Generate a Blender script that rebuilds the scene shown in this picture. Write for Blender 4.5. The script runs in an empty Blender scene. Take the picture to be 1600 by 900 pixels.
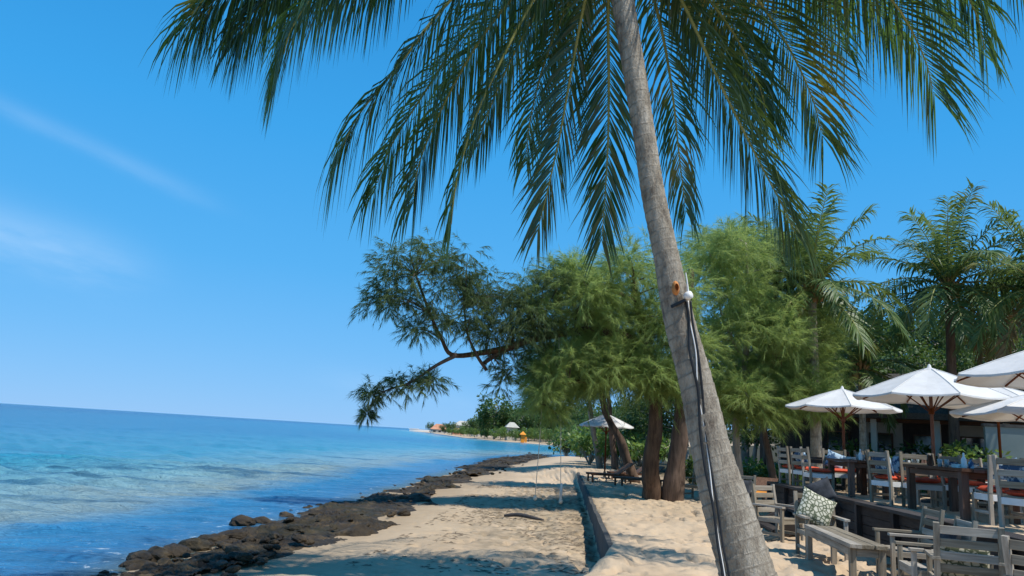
import bpy, math, random
import numpy as np
from mathutils import Vector, Matrix
R_ = math.radians
S = bpy.context.scene
COL = S.collection

# ------------------------------------------------------------------ camera
F = 1155.0                                   # focal length in pixels of a 1600 px wide frame
PITCH, ROLL = math.atan(228.6 / F), R_(3.52)
CAM = np.array([0.0, 0.0, 1.6])
rot = Matrix.Rotation(R_(90) + PITCH, 4, 'X') @ Matrix.Rotation(ROLL, 4, 'Z')
cd = bpy.data.cameras.new('camera'); cam = bpy.data.objects.new('camera', cd); COL.objects.link(cam)
cam.matrix_world = Matrix.Translation(Vector(CAM)) @ rot
cd.lens = 36.0 * F / 1600.0; cd.clip_start = 0.05; cd.clip_end = 90000
S.camera = cam
_r = np.array(rot.to_3x3())
RT, UP, FW = _r[:, 0], _r[:, 1], -_r[:, 2]

def P(px, py, d):
    """world point seen at photo pixel (px,py), d metres along the view axis"""
    return CAM + d * (FW + RT * ((px - 800) / F) - UP * ((py - 450) / F))
def G(px, py, z):
    v = FW + RT * ((px - 800) / F) - UP * ((py - 450) / F)
    return CAM + v * ((z - CAM[2]) / v[2])

# ------------------------------------------------------------------ light
SUN_EL, SUN_AZ = R_(59), R_(-36)             # azimuth measured from +x towards +y
sd = np.array([math.cos(SUN_EL) * math.cos(SUN_AZ), math.cos(SUN_EL) * math.sin(SUN_AZ), math.sin(SUN_EL)])
ld = bpy.data.lights.new('sun', 'SUN'); lo = bpy.data.objects.new('sun', ld); COL.objects.link(lo)
ld.energy = 4.4; ld.angle = R_(0.5); ld.color = (1.0, 0.955, 0.885)
lo.rotation_euler = Vector(sd).to_track_quat('Z', 'Y').to_euler(); lo.location = (20, -10, 30)

W = bpy.data.worlds.new('World'); S.world = W; W.use_nodes = True
nt = W.node_tree; nt.nodes.clear()
def N(nt, t, **k):
    n = nt.nodes.new(t)
    for a, b in k.items():
        if a.startswith('i_'):
            key = a[2:]
            n.inputs[int(key) if key.isdigit() else key.replace('_', ' ')].default_value = b
        else: setattr(n, a, b)
    return n
def math_n(nt, op, a, b=None, c=None, clamp=False):
    n = nt.nodes.new('ShaderNodeMath'); n.operation = op; n.use_clamp = clamp
    for i, v in enumerate((a, b, c)):
        if v is None: continue
        if isinstance(v, (int, float)): n.inputs[i].default_value = v
        else: nt.links.new(v, n.inputs[i])
    return n.outputs[0]
def mixc(nt, fac, a, b, mode='MIX'):
    n = nt.nodes.new('ShaderNodeMix'); n.data_type = 'RGBA'; n.blend_type = mode
    for i, v in ((0, fac), (6, a), (7, b)):
        if isinstance(v, (int, float)): n.inputs[i].default_value = v
        elif isinstance(v, tuple): n.inputs[i].default_value = (*v, 1) if len(v) == 3 else v
        else: nt.links.new(v, n.inputs[i])
    return n.outputs[2]
sky = N(nt, 'ShaderNodeTexSky', sky_type='NISHITA', sun_disc=False, sun_elevation=SUN_EL,
        sun_rotation=math.pi / 2 - SUN_AZ, air_density=1.0, dust_density=0.0, ozone_density=3.0, altitude=0)
tc = N(nt, 'ShaderNodeTexCoord')
def dotn(v):
    n = N(nt, 'ShaderNodeVectorMath', operation='DOT_PRODUCT'); n.inputs[1].default_value = tuple(v)
    nt.links.new(tc.outputs['Generated'], n.inputs[0]); return n.outputs['Value']
def unit(v): return v / np.linalg.norm(v)
def cirrus(p0, p1, half_w, amount, seed):
    a, b = unit(P(*p0, 1) - CAM), unit(P(*p1, 1) - CAM)
    u = unit(b - a); c = unit(a + b); v = unit(np.cross(u, c))
    L = np.linalg.norm(b - a) / 2
    du = math_n(nt, 'DIVIDE', math_n(nt, 'SUBTRACT', dotn(u), float(c @ u)), L)
    cmb = N(nt, 'ShaderNodeCombineXYZ')
    nt.links.new(math_n(nt, 'MULTIPLY', dotn(u), 7.0), cmb.inputs[0]); nt.links.new(math_n(nt, 'MULTIPLY', dotn(v), 24.0), cmb.inputs[1])
    cmb.inputs[2].default_value = seed
    nz = N(nt, 'ShaderNodeTexNoise', i_Scale=1.0, i_Detail=5.0, i_Roughness=0.6); nt.links.new(cmb.outputs[0], nz.inputs['Vector'])
    wob = math_n(nt, 'MULTIPLY', math_n(nt, 'SUBTRACT', nz.outputs[0], 0.5), half_w * 1.5)
    dv = math_n(nt, 'DIVIDE', math_n(nt, 'ADD', dotn(v), wob), half_w)
    g = math_n(nt, 'EXPONENT', math_n(nt, 'MULTIPLY', math_n(nt, 'ADD', math_n(nt, 'MULTIPLY', dv, dv), math_n(nt, 'POWER', math_n(nt, 'ABSOLUTE', du), 4.0)), -1.0))
    front = math_n(nt, 'GREATER_THAN', dotn(c), 0.3)
    nn = math_n(nt, 'MULTIPLY_ADD', nz.outputs[0], 1.6, -0.25, clamp=True)
    return math_n(nt, 'MULTIPLY', math_n(nt, 'MULTIPLY', g, nn), math_n(nt, 'MULTIPLY', front, amount))
c1 = cirrus((-120, 110), (330, 315), 0.011, 0.20, 1.0)
c2 = cirrus((-260, 290), (210, 420), 0.030, 0.50, 4.0)
c3 = cirrus((500, 590), (760, 640), 0.018, 0.16, 7.0)
cs = math_n(nt, 'ADD', math_n(nt, 'ADD', c1, c2), c3)
# clear tropical air: the daylight sky pulled to a deeper, cleaner azure by elevation
elev = nt.nodes.new('ShaderNodeValToRGB'); er = elev.color_ramp.elements
stops = ((0.0, (.20, .475, .86)), (.10, (.13, .44, .85)), (.20, (.075, .40, .83)), (.37, (.036, .345, .79)), (.52, (.022, .28, .69)), (1.0, (.015, .16, .48)))
while len(er) < len(stops): er.new(.5)
for e_, (p_, c_) in zip(er, stops): e_.position = p_; e_.color = (*c_, 1)
nt.links.new(dotn((0, 0, 1)), elev.inputs[0])
sc10 = N(nt, 'ShaderNodeVectorMath', operation='SCALE'); sc10.inputs['Scale'].default_value = 10.0; nt.links.new(elev.outputs[0], sc10.inputs[0])
azure = mixc(nt, .90, sky.outputs[0], sc10.outputs[0])
skyc = mixc(nt, cs, azure, (5.2, 7.2, 9.6))
bg = N(nt, 'ShaderNodeBackground', i_Strength=0.10); nt.links.new(skyc, bg.inputs[0])
nt.links.new(bg.outputs[0], N(nt, 'ShaderNodeOutputWorld').inputs[0])
S.view_settings.view_transform = 'Standard'; S.view_settings.look = 'None'; S.view_settings.gamma = 1.0
S.view_settings.exposure = 0.18; S.view_settings.use_curve_mapping = False
S.cycles.max_bounces = 8; S.cycles.transparent_max_bounces = 8

# ------------------------------------------------------------------ numpy noise
def vnoise(x, y, seed=0):
    xi, yi = np.floor(x).astype(np.int64), np.floor(y).astype(np.int64); fx, fy = x - xi, y - yi
    def h(a, b):
        n = (a * 374761393 + b * 668265263 + seed * 982451653) & 0x7fffffff
        n = ((n ^ (n >> 13)) * 1274126177) & 0x7fffffff
        return ((n ^ (n >> 16)) & 0xffff) / 65535.0
    ux, uy = fx * fx * (3 - 2 * fx), fy * fy * (3 - 2 * fy)
    return (h(xi, yi) * (1 - ux) + h(xi + 1, yi) * ux) * (1 - uy) + (h(xi, yi + 1) * (1 - ux) + h(xi + 1, yi + 1) * ux) * uy
def fbm(x, y, seed=0, o=4):
    t, a, s = 0, .5, 0
    for k in range(o):
        t = t + a * vnoise(x * 2 ** k + 17.3 * k, y * 2 ** k - 9.1 * k, seed + k); s += a; a *= .5
    return t / s
def smooth(a, b, x):
    t = np.clip((x - a) / (b - a), 0, 1); return t * t * (3 - 2 * t)

# ------------------------------------------------------------------ mesh helpers
class MB:
    def __init__(s): s.v = []; s.f = []
    def add(s, v, f):
        o = len(s.v); s.v += [tuple(map(float, p)) for p in v]; s.f += [tuple(i + o for i in q) for q in f]; return s
    def box(s, c, sz, m=None, j=0.0):
        c = np.array(c, float); h = np.array(sz, float) / 2
        v = [np.array((a, b, d)) * h for a in (-1, 1) for b in (-1, 1) for d in (-1, 1)]
        if m is not None: v = [m @ p for p in v]
        v = [p + c for p in v]
        return s.add(v, [(0, 1, 3, 2), (4, 6, 7, 5), (0, 4, 5, 1), (2, 3, 7, 6), (0, 2, 6, 4), (1, 5, 7, 3)])
    def bar(s, p, q, w, h, up=(0, 0, 1)):
        p, q = np.array(p, float), np.array(q, float); d = q - p; L = np.linalg.norm(d); d = d / L
        a = np.cross(d, np.array(up, float)); n = np.linalg.norm(a)
        if n < 1e-5: a = np.cross(d, (0, 1, 0)); n = np.linalg.norm(a)
        a = a / n; b = np.cross(a, d)
        return s.box((p + q) / 2, (L, w, h), np.stack([d, a, b], 1))
    def tube(s, path, rad, n=8, caps=True):
        path = np.array(path, float); k = len(path)
        rad = np.broadcast_to(np.array(rad, float), (k,))
        t = np.gradient(path, axis=0); t /= np.linalg.norm(t, axis=1)[:, None] + 1e-9
        a = np.cross(t[0], (0, 0, 1)); 
        if np.linalg.norm(a) < .1: a = np.cross(t[0], (0, 1, 0))
        V = []
        for i in range(k):
            a = a - t[i] * (a @ t[i]); a /= np.linalg.norm(a); b = np.cross(t[i], a)
            for j in range(n):
                th = 2 * math.pi * j / n; V.append(path[i] + rad[i] * (a * math.cos(th) + b * math.sin(th)))
        f = [(i * n + j, i * n + (j + 1) % n, (i + 1) * n + (j + 1) % n, (i + 1) * n + j) for i in range(k - 1) for j in range(n)]
        if caps: f += [tuple(range(n - 1, -1, -1)), tuple((k - 1) * n + j for j in range(n))]
        return s.add(V, f)
    def lathe(s, prof, n=16, c=(0, 0, 0)):
        V = [(c[0] + r * math.cos(2 * math.pi * j / n), c[1] + r * math.sin(2 * math.pi * j / n), c[2] + z) for r, z in prof for j in range(n)]
        k = len(prof)
        f = [(i * n + j, i * n + (j + 1) % n, (i + 1) * n + (j + 1) % n, (i + 1) * n + j) for i in range(k - 1) for j in range(n)]
        return s.add(V, f)
    def build(s, name, mat, parent=None, smooth_=False, bevel=0):
        me = bpy.data.meshes.new(name); me.from_pydata(s.v, [], s.f); me.validate()
        return link(name, me, mat, parent, smooth_, bevel)
def link(name, me, mat, parent=None, smooth_=False, bevel=0):
    if smooth_: me.polygons.foreach_set('use_smooth', np.ones(len(me.polygons), bool))
    o = bpy.data.objects.new(name, me); COL.objects.link(o)
    if mat and not me.materials: me.materials.append(mat)
    if parent: o.parent = parent
    if bevel:
        b = o.modifiers.new('bevel', 'BEVEL'); b.width = bevel; b.segments = 2
    return o
def npmesh(name, V, Fc):
    """V (n,3), Fc (m,k) with k 3 or 4"""
    V = np.ascontiguousarray(V, np.float32); Fc = np.ascontiguousarray(Fc, np.int32); m, k = Fc.shape
    me = bpy.data.meshes.new(name); me.vertices.add(len(V)); me.vertices.foreach_set('co', V.ravel())
    me.loops.add(m * k); me.loops.foreach_set('vertex_index', Fc.ravel())
    me.polygons.add(m); me.polygons.foreach_set('loop_start', np.arange(0, m * k, k, dtype=np.int32))
    me.update(calc_edges=True); me.validate(); return me
def tag(o, label=None, cat=None, group=None, kind=None):
    for k, v in (('label', label), ('category', cat), ('group', group), ('kind', kind)):
        if v: o[k] = v
    return o
def thing(name, label, cat, loc=(0, 0, 0), rz=0.0, group=None):
    o = bpy.data.objects.new(name, None); COL.objects.link(o); o.empty_display_size = .2
    o.location = tuple(loc); o.rotation_euler = (0, 0, rz); return tag(o, label, cat, group)
def kids(o): return [c for c in bpy.data.objects if c.parent == o]
KID = {}
def remember(o):
    def rec(x): return [(c, rec(c)) for c in kids(x)]
    KID[o.name] = rec(o); return o
def dup(o, loc, rz, label=None, scale=None):
    r = o.copy(); COL.objects.link(r); r.location = tuple(loc); r.rotation_euler = (0, 0, rz)
    if label: r['label'] = label
    if scale: r.scale = (scale,) * 3
    def rec(par, lst):
        for c, sub in lst:
            d = c.copy(); COL.objects.link(d); d.parent = par; rec(d, sub)
    rec(r, KID[o.name]); return r

# ------------------------------------------------------------------ materials
MAT = {}
def new_mat(name):
    m = bpy.data.materials.new(name); m.use_nodes = True; m.node_tree.nodes.clear(); MAT[name] = m; return m, m.node_tree
def ramp(nt, fac, stops):
    n = nt.nodes.new('ShaderNodeValToRGB'); e = n.color_ramp.elements
    while len(e) < len(stops): e.new(0.5)
    for k, (p, c) in enumerate(stops):
        e[k].position = p; e[k].color = (*c, 1)
    nt.links.new(fac, n.inputs[0]); return n.outputs[0]
def noise_n(nt, vec, scale, detail=4, rough=.55, dist=0):
    n = N(nt, 'ShaderNodeTexNoise', i_Scale=scale, i_Detail=detail, i_Roughness=rough, i_Distortion=dist)
    if vec is not None: nt.links.new(vec, n.inputs['Vector'])
    return n.outputs[0]
def mapped(nt, scale, coord='Object'):
    t = N(nt, 'ShaderNodeTexCoord'); m = N(nt, 'ShaderNodeMapping'); m.inputs['Scale'].default_value = scale
    nt.links.new(t.outputs[coord], m.inputs[0]); return m.outputs[0]
def finish(nt, col, rough=.7, bump=None, bstr=.3, bdist=.02, spec=.3, trans=None, tcol=None):
    b = N(nt, 'ShaderNodeBsdfPrincipled', i_Roughness=rough if isinstance(rough, float) else .5)
    b.inputs['Specular IOR Level'].default_value = spec
    if not isinstance(rough, float): nt.links.new(rough, b.inputs['Roughness'])
    if isinstance(col, tuple): b.inputs['Base Color'].default_value = (*col, 1)
    else: nt.links.new(col, b.inputs['Base Color'])
    if bump is not None:
        bn = N(nt, 'ShaderNodeBump', i_Strength=bstr, i_Distance=bdist); nt.links.new(bump, bn.inputs['Height']); nt.links.new(bn.outputs[0], b.inputs['Normal'])
    sh = b.outputs[0]
    if trans:
        t = N(nt, 'ShaderNodeBsdfTranslucent')
        if isinstance(tcol, tuple): t.inputs[0].default_value = (*tcol, 1)
        else: nt.links.new(tcol, t.inputs[0])
        mx = N(nt, 'ShaderNodeMixShader', i_0=trans); nt.links.new(sh, mx.inputs[1]); nt.links.new(t.outputs[0], mx.inputs[2]); sh = mx.outputs[0]
    nt.links.new(sh, N(nt, 'ShaderNodeOutputMaterial').inputs[0])
def plain(name, a, b, scale=(3, 3, 3), rough=.7, bstr=.2, detail=5, spec=.3, trans=None, lo=.3, hi=.7, bdist=.02):
    m, nt = new_mat(name); n = noise_n(nt, mapped(nt, scale), 1.0, detail, .6)
    c = ramp(nt, n, [(lo, a), (hi, b)]); finish(nt, c, rough, n, bstr, bdist, spec, trans, c if trans else None); return m
def wood(name, a, b, axis=0, rough=.75, g=26):
    sc = [g, g, g]; sc[axis] = 1.6
    m, nt = new_mat(name); n = noise_n(nt, mapped(nt, tuple(sc)), 1.0, 6, .65, .4); n2 = noise_n(nt, mapped(nt, (2.2, 2.2, 2.2)), 1.0, 3)
    c = mixc(nt, math_n(nt, 'MULTIPLY_ADD', n2, .9, -.15, clamp=True), ramp(nt, n, [(.3, a), (.7, b)]), tuple(np.array(a) * .45), 'MIX')
    oi = N(nt, 'ShaderNodeObjectInfo'); v = N(nt, 'ShaderNodeHueSaturation'); nt.links.new(c, v.inputs['Color'])
    nt.links.new(math_n(nt, 'MULTIPLY_ADD', oi.outputs['Random'], .55, .72), v.inputs['Value']); nt.links.new(math_n(nt, 'MULTIPLY_ADD', oi.outputs['Random'], -.5, 1.3), v.inputs['Saturation'])
    finish(nt, v.outputs[0], rough, n, .35, .004, .25); return m
def leafmat(name, a, b, t, scale, rough=.45, spec=.4, trans=.35, dry=None, dryamt=.62):
    m, nt = new_mat(name)
    n = noise_n(nt, mapped(nt, (scale,) * 3), 1.0, 3, .6); geo = N(nt, 'ShaderNodeNewGeometry')
    fac = math_n(nt, 'ADD', math_n(nt, 'MULTIPLY', n, .75), math_n(nt, 'MULTIPLY', geo.outputs['Random Per Island'], .25))
    c = ramp(nt, fac, [(.3, a), (.68, b)]); tcn = ramp(nt, fac, [(.3, tuple(np.array(t) * .7)), (.7, t)])
    if dry:
        dn = noise_n(nt, mapped(nt, (scale * .8,) * 3), 1.0, 2); dm = math_n(nt, 'MULTIPLY', math_n(nt, 'SUBTRACT', dn, dryamt, clamp=True), 5.0, clamp=True)
        c = mixc(nt, dm, c, dry); tcn = mixc(nt, dm, tcn, tuple(np.array(dry) * 1.2))
    finish(nt, c, rough, None, spec=spec, trans=trans, tcol=tcn); return m

GREYW = {ax: wood('weathered_wood_%d' % ax, (.20, .165, .12), (.52, .46, .365), ax) for ax in (0, 1, 2)}
DARKW = {ax: wood('dark_timber_%d' % ax, (.035, .030, .028), (.10, .085, .075), ax) for ax in (0, 1, 2)}
BRNW = {ax: wood('brown_timber_%d' % ax, (.085, .045, .030), (.22, .13, .09), ax) for ax in (0, 1, 2)}
REDW = wood('red_pole_wood', (.13, .045, .022), (.27, .10, .05), 2)
CANVAS = plain('cream_canvas', (.74, .725, .69), (.86, .85, .82), (1.6, 1.6, 3.5), .85, .5, trans=.30, bdist=.05)
REDC = plain('red_orange_canvas', (.50, .055, .025), (.68, .11, .045), (9, 9, 9), .85, .3)
BLUEC = plain('blue_print_cloth', (.03, .08, .16), (.38, .50, .58), (9, 9, 9), .85, .2, lo=.47, hi=.55)
DARKC = plain('charcoal_cloth', (.015, .017, .02), (.06, .065, .075), (8, 8, 8), .9, .2)
WHITE = plain('white_paint', (.66, .66, .63), (.82, .81, .78), (4, 4, 4), .5, .1)
BLACK = plain('black_rubber', (.012, .012, .013), (.03, .03, .03), (6, 6, 6), .45, .1)
ORANGE = plain('orange_plastic', (.65, .22, .02), (.8, .32, .03), (2, 2, 2), .5, .1)
ORANGEW = plain('raw_orange_wood', (.42, .15, .035), (.62, .27, .09), (14, 14, 14), .7, .4)
CONC = plain('rough_concrete', (.045, .044, .040), (.10, .097, .088), (5, 5, 5), .9, .5)
ROPE = plain('pale_rope', (.50, .46, .36), (.68, .63, .52), (40, 40, 8), .9, .4)
LITTER = plain('dry_litter', (.10, .075, .05), (.26, .20, .13), (3, 3, 3), .9, .1)
BARK = wood('casuarina_bark', (.06, .040, .028), (.22, .145, .10), 2, .9, 12)
PALEBARK = wood('pale_bark', (.24, .215, .18), (.50, .46, .40), 2, .9, 9)
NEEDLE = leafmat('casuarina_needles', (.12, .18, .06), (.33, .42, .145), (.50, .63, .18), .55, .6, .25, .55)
NEEDLE_DK = leafmat('shaded_casuarina_needles', (.045, .072, .036), (.13, .18, .075), (.20, .30, .07), .7, .6, .25, .42)  # darker copy of casuarina_needles, with shade put into the leaf colour
PALML = leafmat('palm_leaflet', (.022, .052, .018), (.055, .105, .030), (.17, .30, .04), .8, .30, .7, .30, (.36, .26, .06), .64)
PALMY = leafmat('yellowing_palm_leaflet', (.03, .058, .016), (.085, .14, .03), (.22, .30, .04), .55, .34, .6, .28, (.46, .34, .06), .50)
PALMB = leafmat('young_palm_leaflet', (.050, .095, .028), (.135, .205, .06), (.25, .35, .08), .6, .45, .4, .32, (.36, .25, .06), .60)
DRYFR = leafmat('dead_brown_leaflet', (.14, .085, .035), (.30, .19, .08), (.34, .2, .07), .8, .6, .2, .2)
RACHIS = plain('frond_stalk', (.16, .19, .05), (.34, .32, .10), (3, 3, 3), .5, .1)
DRYST = plain('dry_fibre', (.20, .12, .05), (.38, .24, .11), (8, 8, 8), .85, .5)
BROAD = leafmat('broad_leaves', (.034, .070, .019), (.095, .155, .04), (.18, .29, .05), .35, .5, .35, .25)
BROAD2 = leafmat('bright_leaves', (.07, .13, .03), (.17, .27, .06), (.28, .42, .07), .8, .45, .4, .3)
THATCH = wood('old_thatch', (.035, .03, .024), (.10, .085, .065), 1, .95, 20)
TEAL = plain('grey_teal_plaster', (.13, .18, .18), (.19, .24, .235), (1, 1, 1), .8, .1)
PALEWALL = plain('cream_plaster', (.40, .38, .32), (.52, .50, .43), (1, 1, 1), .85, .1)
TILE = plain('terracotta_roof', (.40, .17, .09), (.58, .30, .18), (.5, .5, .5), .85, .2)
GLASSW = plain('clear_tumbler', (.55, .60, .60), (.65, .70, .70), (1, 1, 1), .05, .0, spec=.8, trans=.7)
GLASS = plain('dark_glass', (.015, .02, .024), (.03, .04, .045), (1, 1, 1), .08, .0, spec=.8)

# patterned cushion cloth: leafy print in cream and green
m, nt = new_mat('patterned_cloth')
vo = N(nt, 'ShaderNodeTexVoronoi', i_Scale=16.0, feature='DISTANCE_TO_EDGE'); nt.links.new(mapped(nt, (1, 1, 1)), vo.inputs['Vector'])
finish(nt, ramp(nt, vo.outputs[0], [(.06, (.10, .12, .07)), (.16, (.56, .53, .40)), (.5, (.66, .64, .52))]), .9)
PATT = m

# palm trunk: grey with ring scars
m, nt = new_mat('palm_trunk')
n1 = noise_n(nt, mapped(nt, (8, 8, 3.2)), 1.0, 7, .72); n2 = noise_n(nt, mapped(nt, (30, 30, 9)), 1.0, 4, .7)
at = N(nt, 'ShaderNodeAttribute', attribute_name='ring')
c = ramp(nt, n1, [(.30, (.13, .10, .075)), (.48, (.33, .285, .22)), (.70, (.53, .475, .385))])
c = mixc(nt, math_n(nt, 'MULTIPLY', math_n(nt, 'MULTIPLY', at.outputs['Fac'], ramp(nt, n1, [(.36, (.05, .05, .05)), (.60, (1, 1, 1))])), .9), c, (.10, .078, .055))
finish(nt, c, .9, math_n(nt, 'ADD', math_n(nt, 'MULTIPLY', n1, 1.6), n2), 1.0, .035, .2); TRUNK = m

# sand
m, nt = new_mat('beach_sand')
geo = N(nt, 'ShaderNodeNewGeometry'); pos = geo.outputs['Position']
n1 = noise_n(nt, pos, .8, 5, .6); n2 = noise_n(nt, pos, 9.0, 5, .65); n3 = noise_n(nt, pos, 120.0, 2, .6); n4 = noise_n(nt, pos, 3.2, 4, .6)
c = ramp(nt, n1, [(.3, (.46, .34, .22)), (.7, (.60, .46, .31))])
c = mixc(nt, math_n(nt, 'MULTIPLY', ramp(nt, n2, [(.45, (0, 0, 0)), (.75, (1, 1, 1))]), .35), c, (.36, .27, .185))
wet = N(nt, 'ShaderNodeAttribute', attribute_name='wet'); lit = N(nt, 'ShaderNodeAttribute', attribute_name='litter')
c = mixc(nt, math_n(nt, 'MULTIPLY', math_n(nt, 'MULTIPLY', lit.outputs['Fac'], ramp(nt, n4, [(.32, (0, 0, 0)), (.62, (1, 1, 1))])), .75), c, (.17, .135, .085))
c = mixc(nt, math_n(nt, 'MULTIPLY', wet.outputs['Fac'], .75), c, (.27, .20, .12))
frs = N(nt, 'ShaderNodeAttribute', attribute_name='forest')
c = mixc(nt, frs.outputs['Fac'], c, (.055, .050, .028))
finish(nt, c, .92, math_n(nt, 'ADD', n2, math_n(nt, 'MULTIPLY', n3, .3)), .55, .03, .15); SAND = m

# sea
m, nt = new_mat('sea_water')
geo = N(nt, 'ShaderNodeNewGeometry'); pos = geo.outputs['Position']
off = N(nt, 'ShaderNodeAttribute', attribute_name='offshore')
mp = N(nt, 'ShaderNodeMapping'); mp.inputs['Scale'].default_value = (.10, .35, 1); mp.inputs['Rotation'].default_value = (0, 0, R_(-14)); nt.links.new(pos, mp.inputs[0])
big = noise_n(nt, mp.outputs[0], 1.0, 5, .6, .6)
fac = math_n(nt, 'ADD', off.outputs['Fac'], math_n(nt, 'MULTIPLY', math_n(nt, 'SUBTRACT', big, .5), .16))
c = ramp(nt, fac, [(.0, (.10, .13, .11)), (.10, (.03, .15, .31)), (.22, (.035, .20, .38)), (.30, (.22, .31, .32)), (.40, (.17, .33, .38)), (.52, (.04, .26, .38)), (.70, (.018, .175, .33)), (1.0, (.008, .088, .215))])  # near the shore, blue of reflected sky is put into the base colour
patch = math_n(nt, 'MULTIPLY', ramp(nt, big, [(.56, (0, 0, 0)), (.66, (1, 1, 1))]), ramp(nt, off.outputs['Fac'], [(.12, (0, 0, 0)), (.25, (1, 1, 1)), (.5, (1, 1, 1)), (.62, (0, 0, 0))]))
c = mixc(nt, math_n(nt, 'MULTIPLY', patch, .7), c, (.022, .085, .16))
mp2 = N(nt, 'ShaderNodeMapping'); mp2.inputs['Scale'].default_value = (.55, 1.5, 1); mp2.inputs['Rotation'].default_value = (0, 0, R_(-14)); nt.links.new(pos, mp2.inputs[0])
w1 = noise_n(nt, mp2.outputs[0], 1.0, 6, .62, .3)
fo = noise_n(nt, pos, 2.6, 6, .7, .8)
fm = math_n(nt, 'MULTIPLY', ramp(nt, fo, [(.60, (0, 0, 0)), (.68, (1, 1, 1))]), ramp(nt, off.outputs['Fac'], [(.0, (1, 1, 1)), (.10, (.8, .8, .8)), (.2, (0, 0, 0))]))
c = mixc(nt, math_n(nt, 'MULTIPLY', fm, .75), c, (.62, .68, .70))
b = N(nt, 'ShaderNodeBsdfPrincipled', i_Roughness=.16); b.inputs['IOR'].default_value = 1.33; b.inputs['Specular IOR Level'].default_value = .20
nt.links.new(c, b.inputs['Base Color'])
bn = N(nt, 'ShaderNodeBump', i_Strength=1.0, i_Distance=.75); nt.links.new(w1, bn.inputs['Height']); nt.links.new(bn.outputs[0], b.inputs['Normal'])
nt.links.new(b.outputs[0], N(nt, 'ShaderNodeOutputMaterial').inputs[0]); SEA = m

# rock
m, nt = new_mat('shore_rock')
geo = N(nt, 'ShaderNodeNewGeometry'); pos = geo.outputs['Position']
n1 = noise_n(nt, pos, 2.2, 6, .65); n2 = noise_n(nt, pos, 14.0, 5, .7); n3 = noise_n(nt, pos, .9, 3)
c = ramp(nt, n1, [(.3, (.008, .006, .004)), (.55, (.055, .038, .019)), (.80, (.20, .135, .065))])
c = mixc(nt, ramp(nt, n3, [(.5, (0, 0, 0)), (.68, (.5, .5, .5))]), c, (.035, .036, .014))
finish(nt, c, .7, math_n(nt, 'ADD', n1, n2), .9, .06, .35); ROCK = m

# ------------------------------------------------------------------ land and sea
SEA_Z = -0.6
shore = [np.array((-7.0, -40)), np.array((-6.6, 0))]
shore += [G(x, y, SEA_Z)[:2] for x, y in ((215, 890), (480, 812), (625, 763), (740, 729), (845, 714), (940, 714))]
shore += [np.array((30, 95)), np.array((45, 125)), np.array((30, 160))]
shore += [G(x, y, SEA_Z)[:2] for x, y in ((905, 699), (800, 691), (730, 684.5), (690, 679))]
shore += [np.array(P(668, 672, 520))[:2], np.array(P(640, 672, 620))[:2], np.array((-60, 900.)), np.array((600, 2500.))]
shore = np.array(shore)
def shore_dist(x, y):
    best = np.full(x.shape, 1e9); sgn = np.ones(x.shape)
    for a, b in zip(shore[:-1], shore[1:]):
        d = b - a; t = np.clip(((x - a[0]) * d[0] + (y - a[1]) * d[1]) / (d @ d), 0, 1)
        ex, ey = x - a[0] - t * d[0], y - a[1] - t * d[1]; q = np.hypot(ex, ey)
        cr = d[0] * ey - d[1] * ex
        upd = q < best - 1e-6; best = np.where(upd, q, best)
    # inside test: polygon closed far to the right
    poly = np.vstack([shore, [(4000, 2500), (4000, -40)]]); ins = np.zeros(x.shape, bool)
    for a, b in zip(poly, np.roll(poly, -1, 0)):
        c = ((a[1] > y) != (b[1] > y))
        with np.errstate(divide='ignore', invalid='ignore'): xx = (b[0] - a[0]) * (y - a[1]) / (b[1] - a[1] + 1e-12) + a[0]
        ins ^= c & (x < xx)
    return np.where(ins, best, -best)
W0, W1 = G(966, 868, 0.0), G(905, 738, 0.0)
WS = (W1[0] - W0[0]) / (W1[1] - W0[1])
def wall_x(y): return W0[0] + (y - W0[1]) * WS
TZ = 0.75
E0, E1 = G(1440, 812, TZ), G(1205, 756, TZ)      # front edge of the terrace
ES = (E1[0] - E0[0]) / (E1[1] - E0[1])
TEND = E1[1]
def edge_x(y): return E0[0] + (y - E0[1]) * ES
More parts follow.
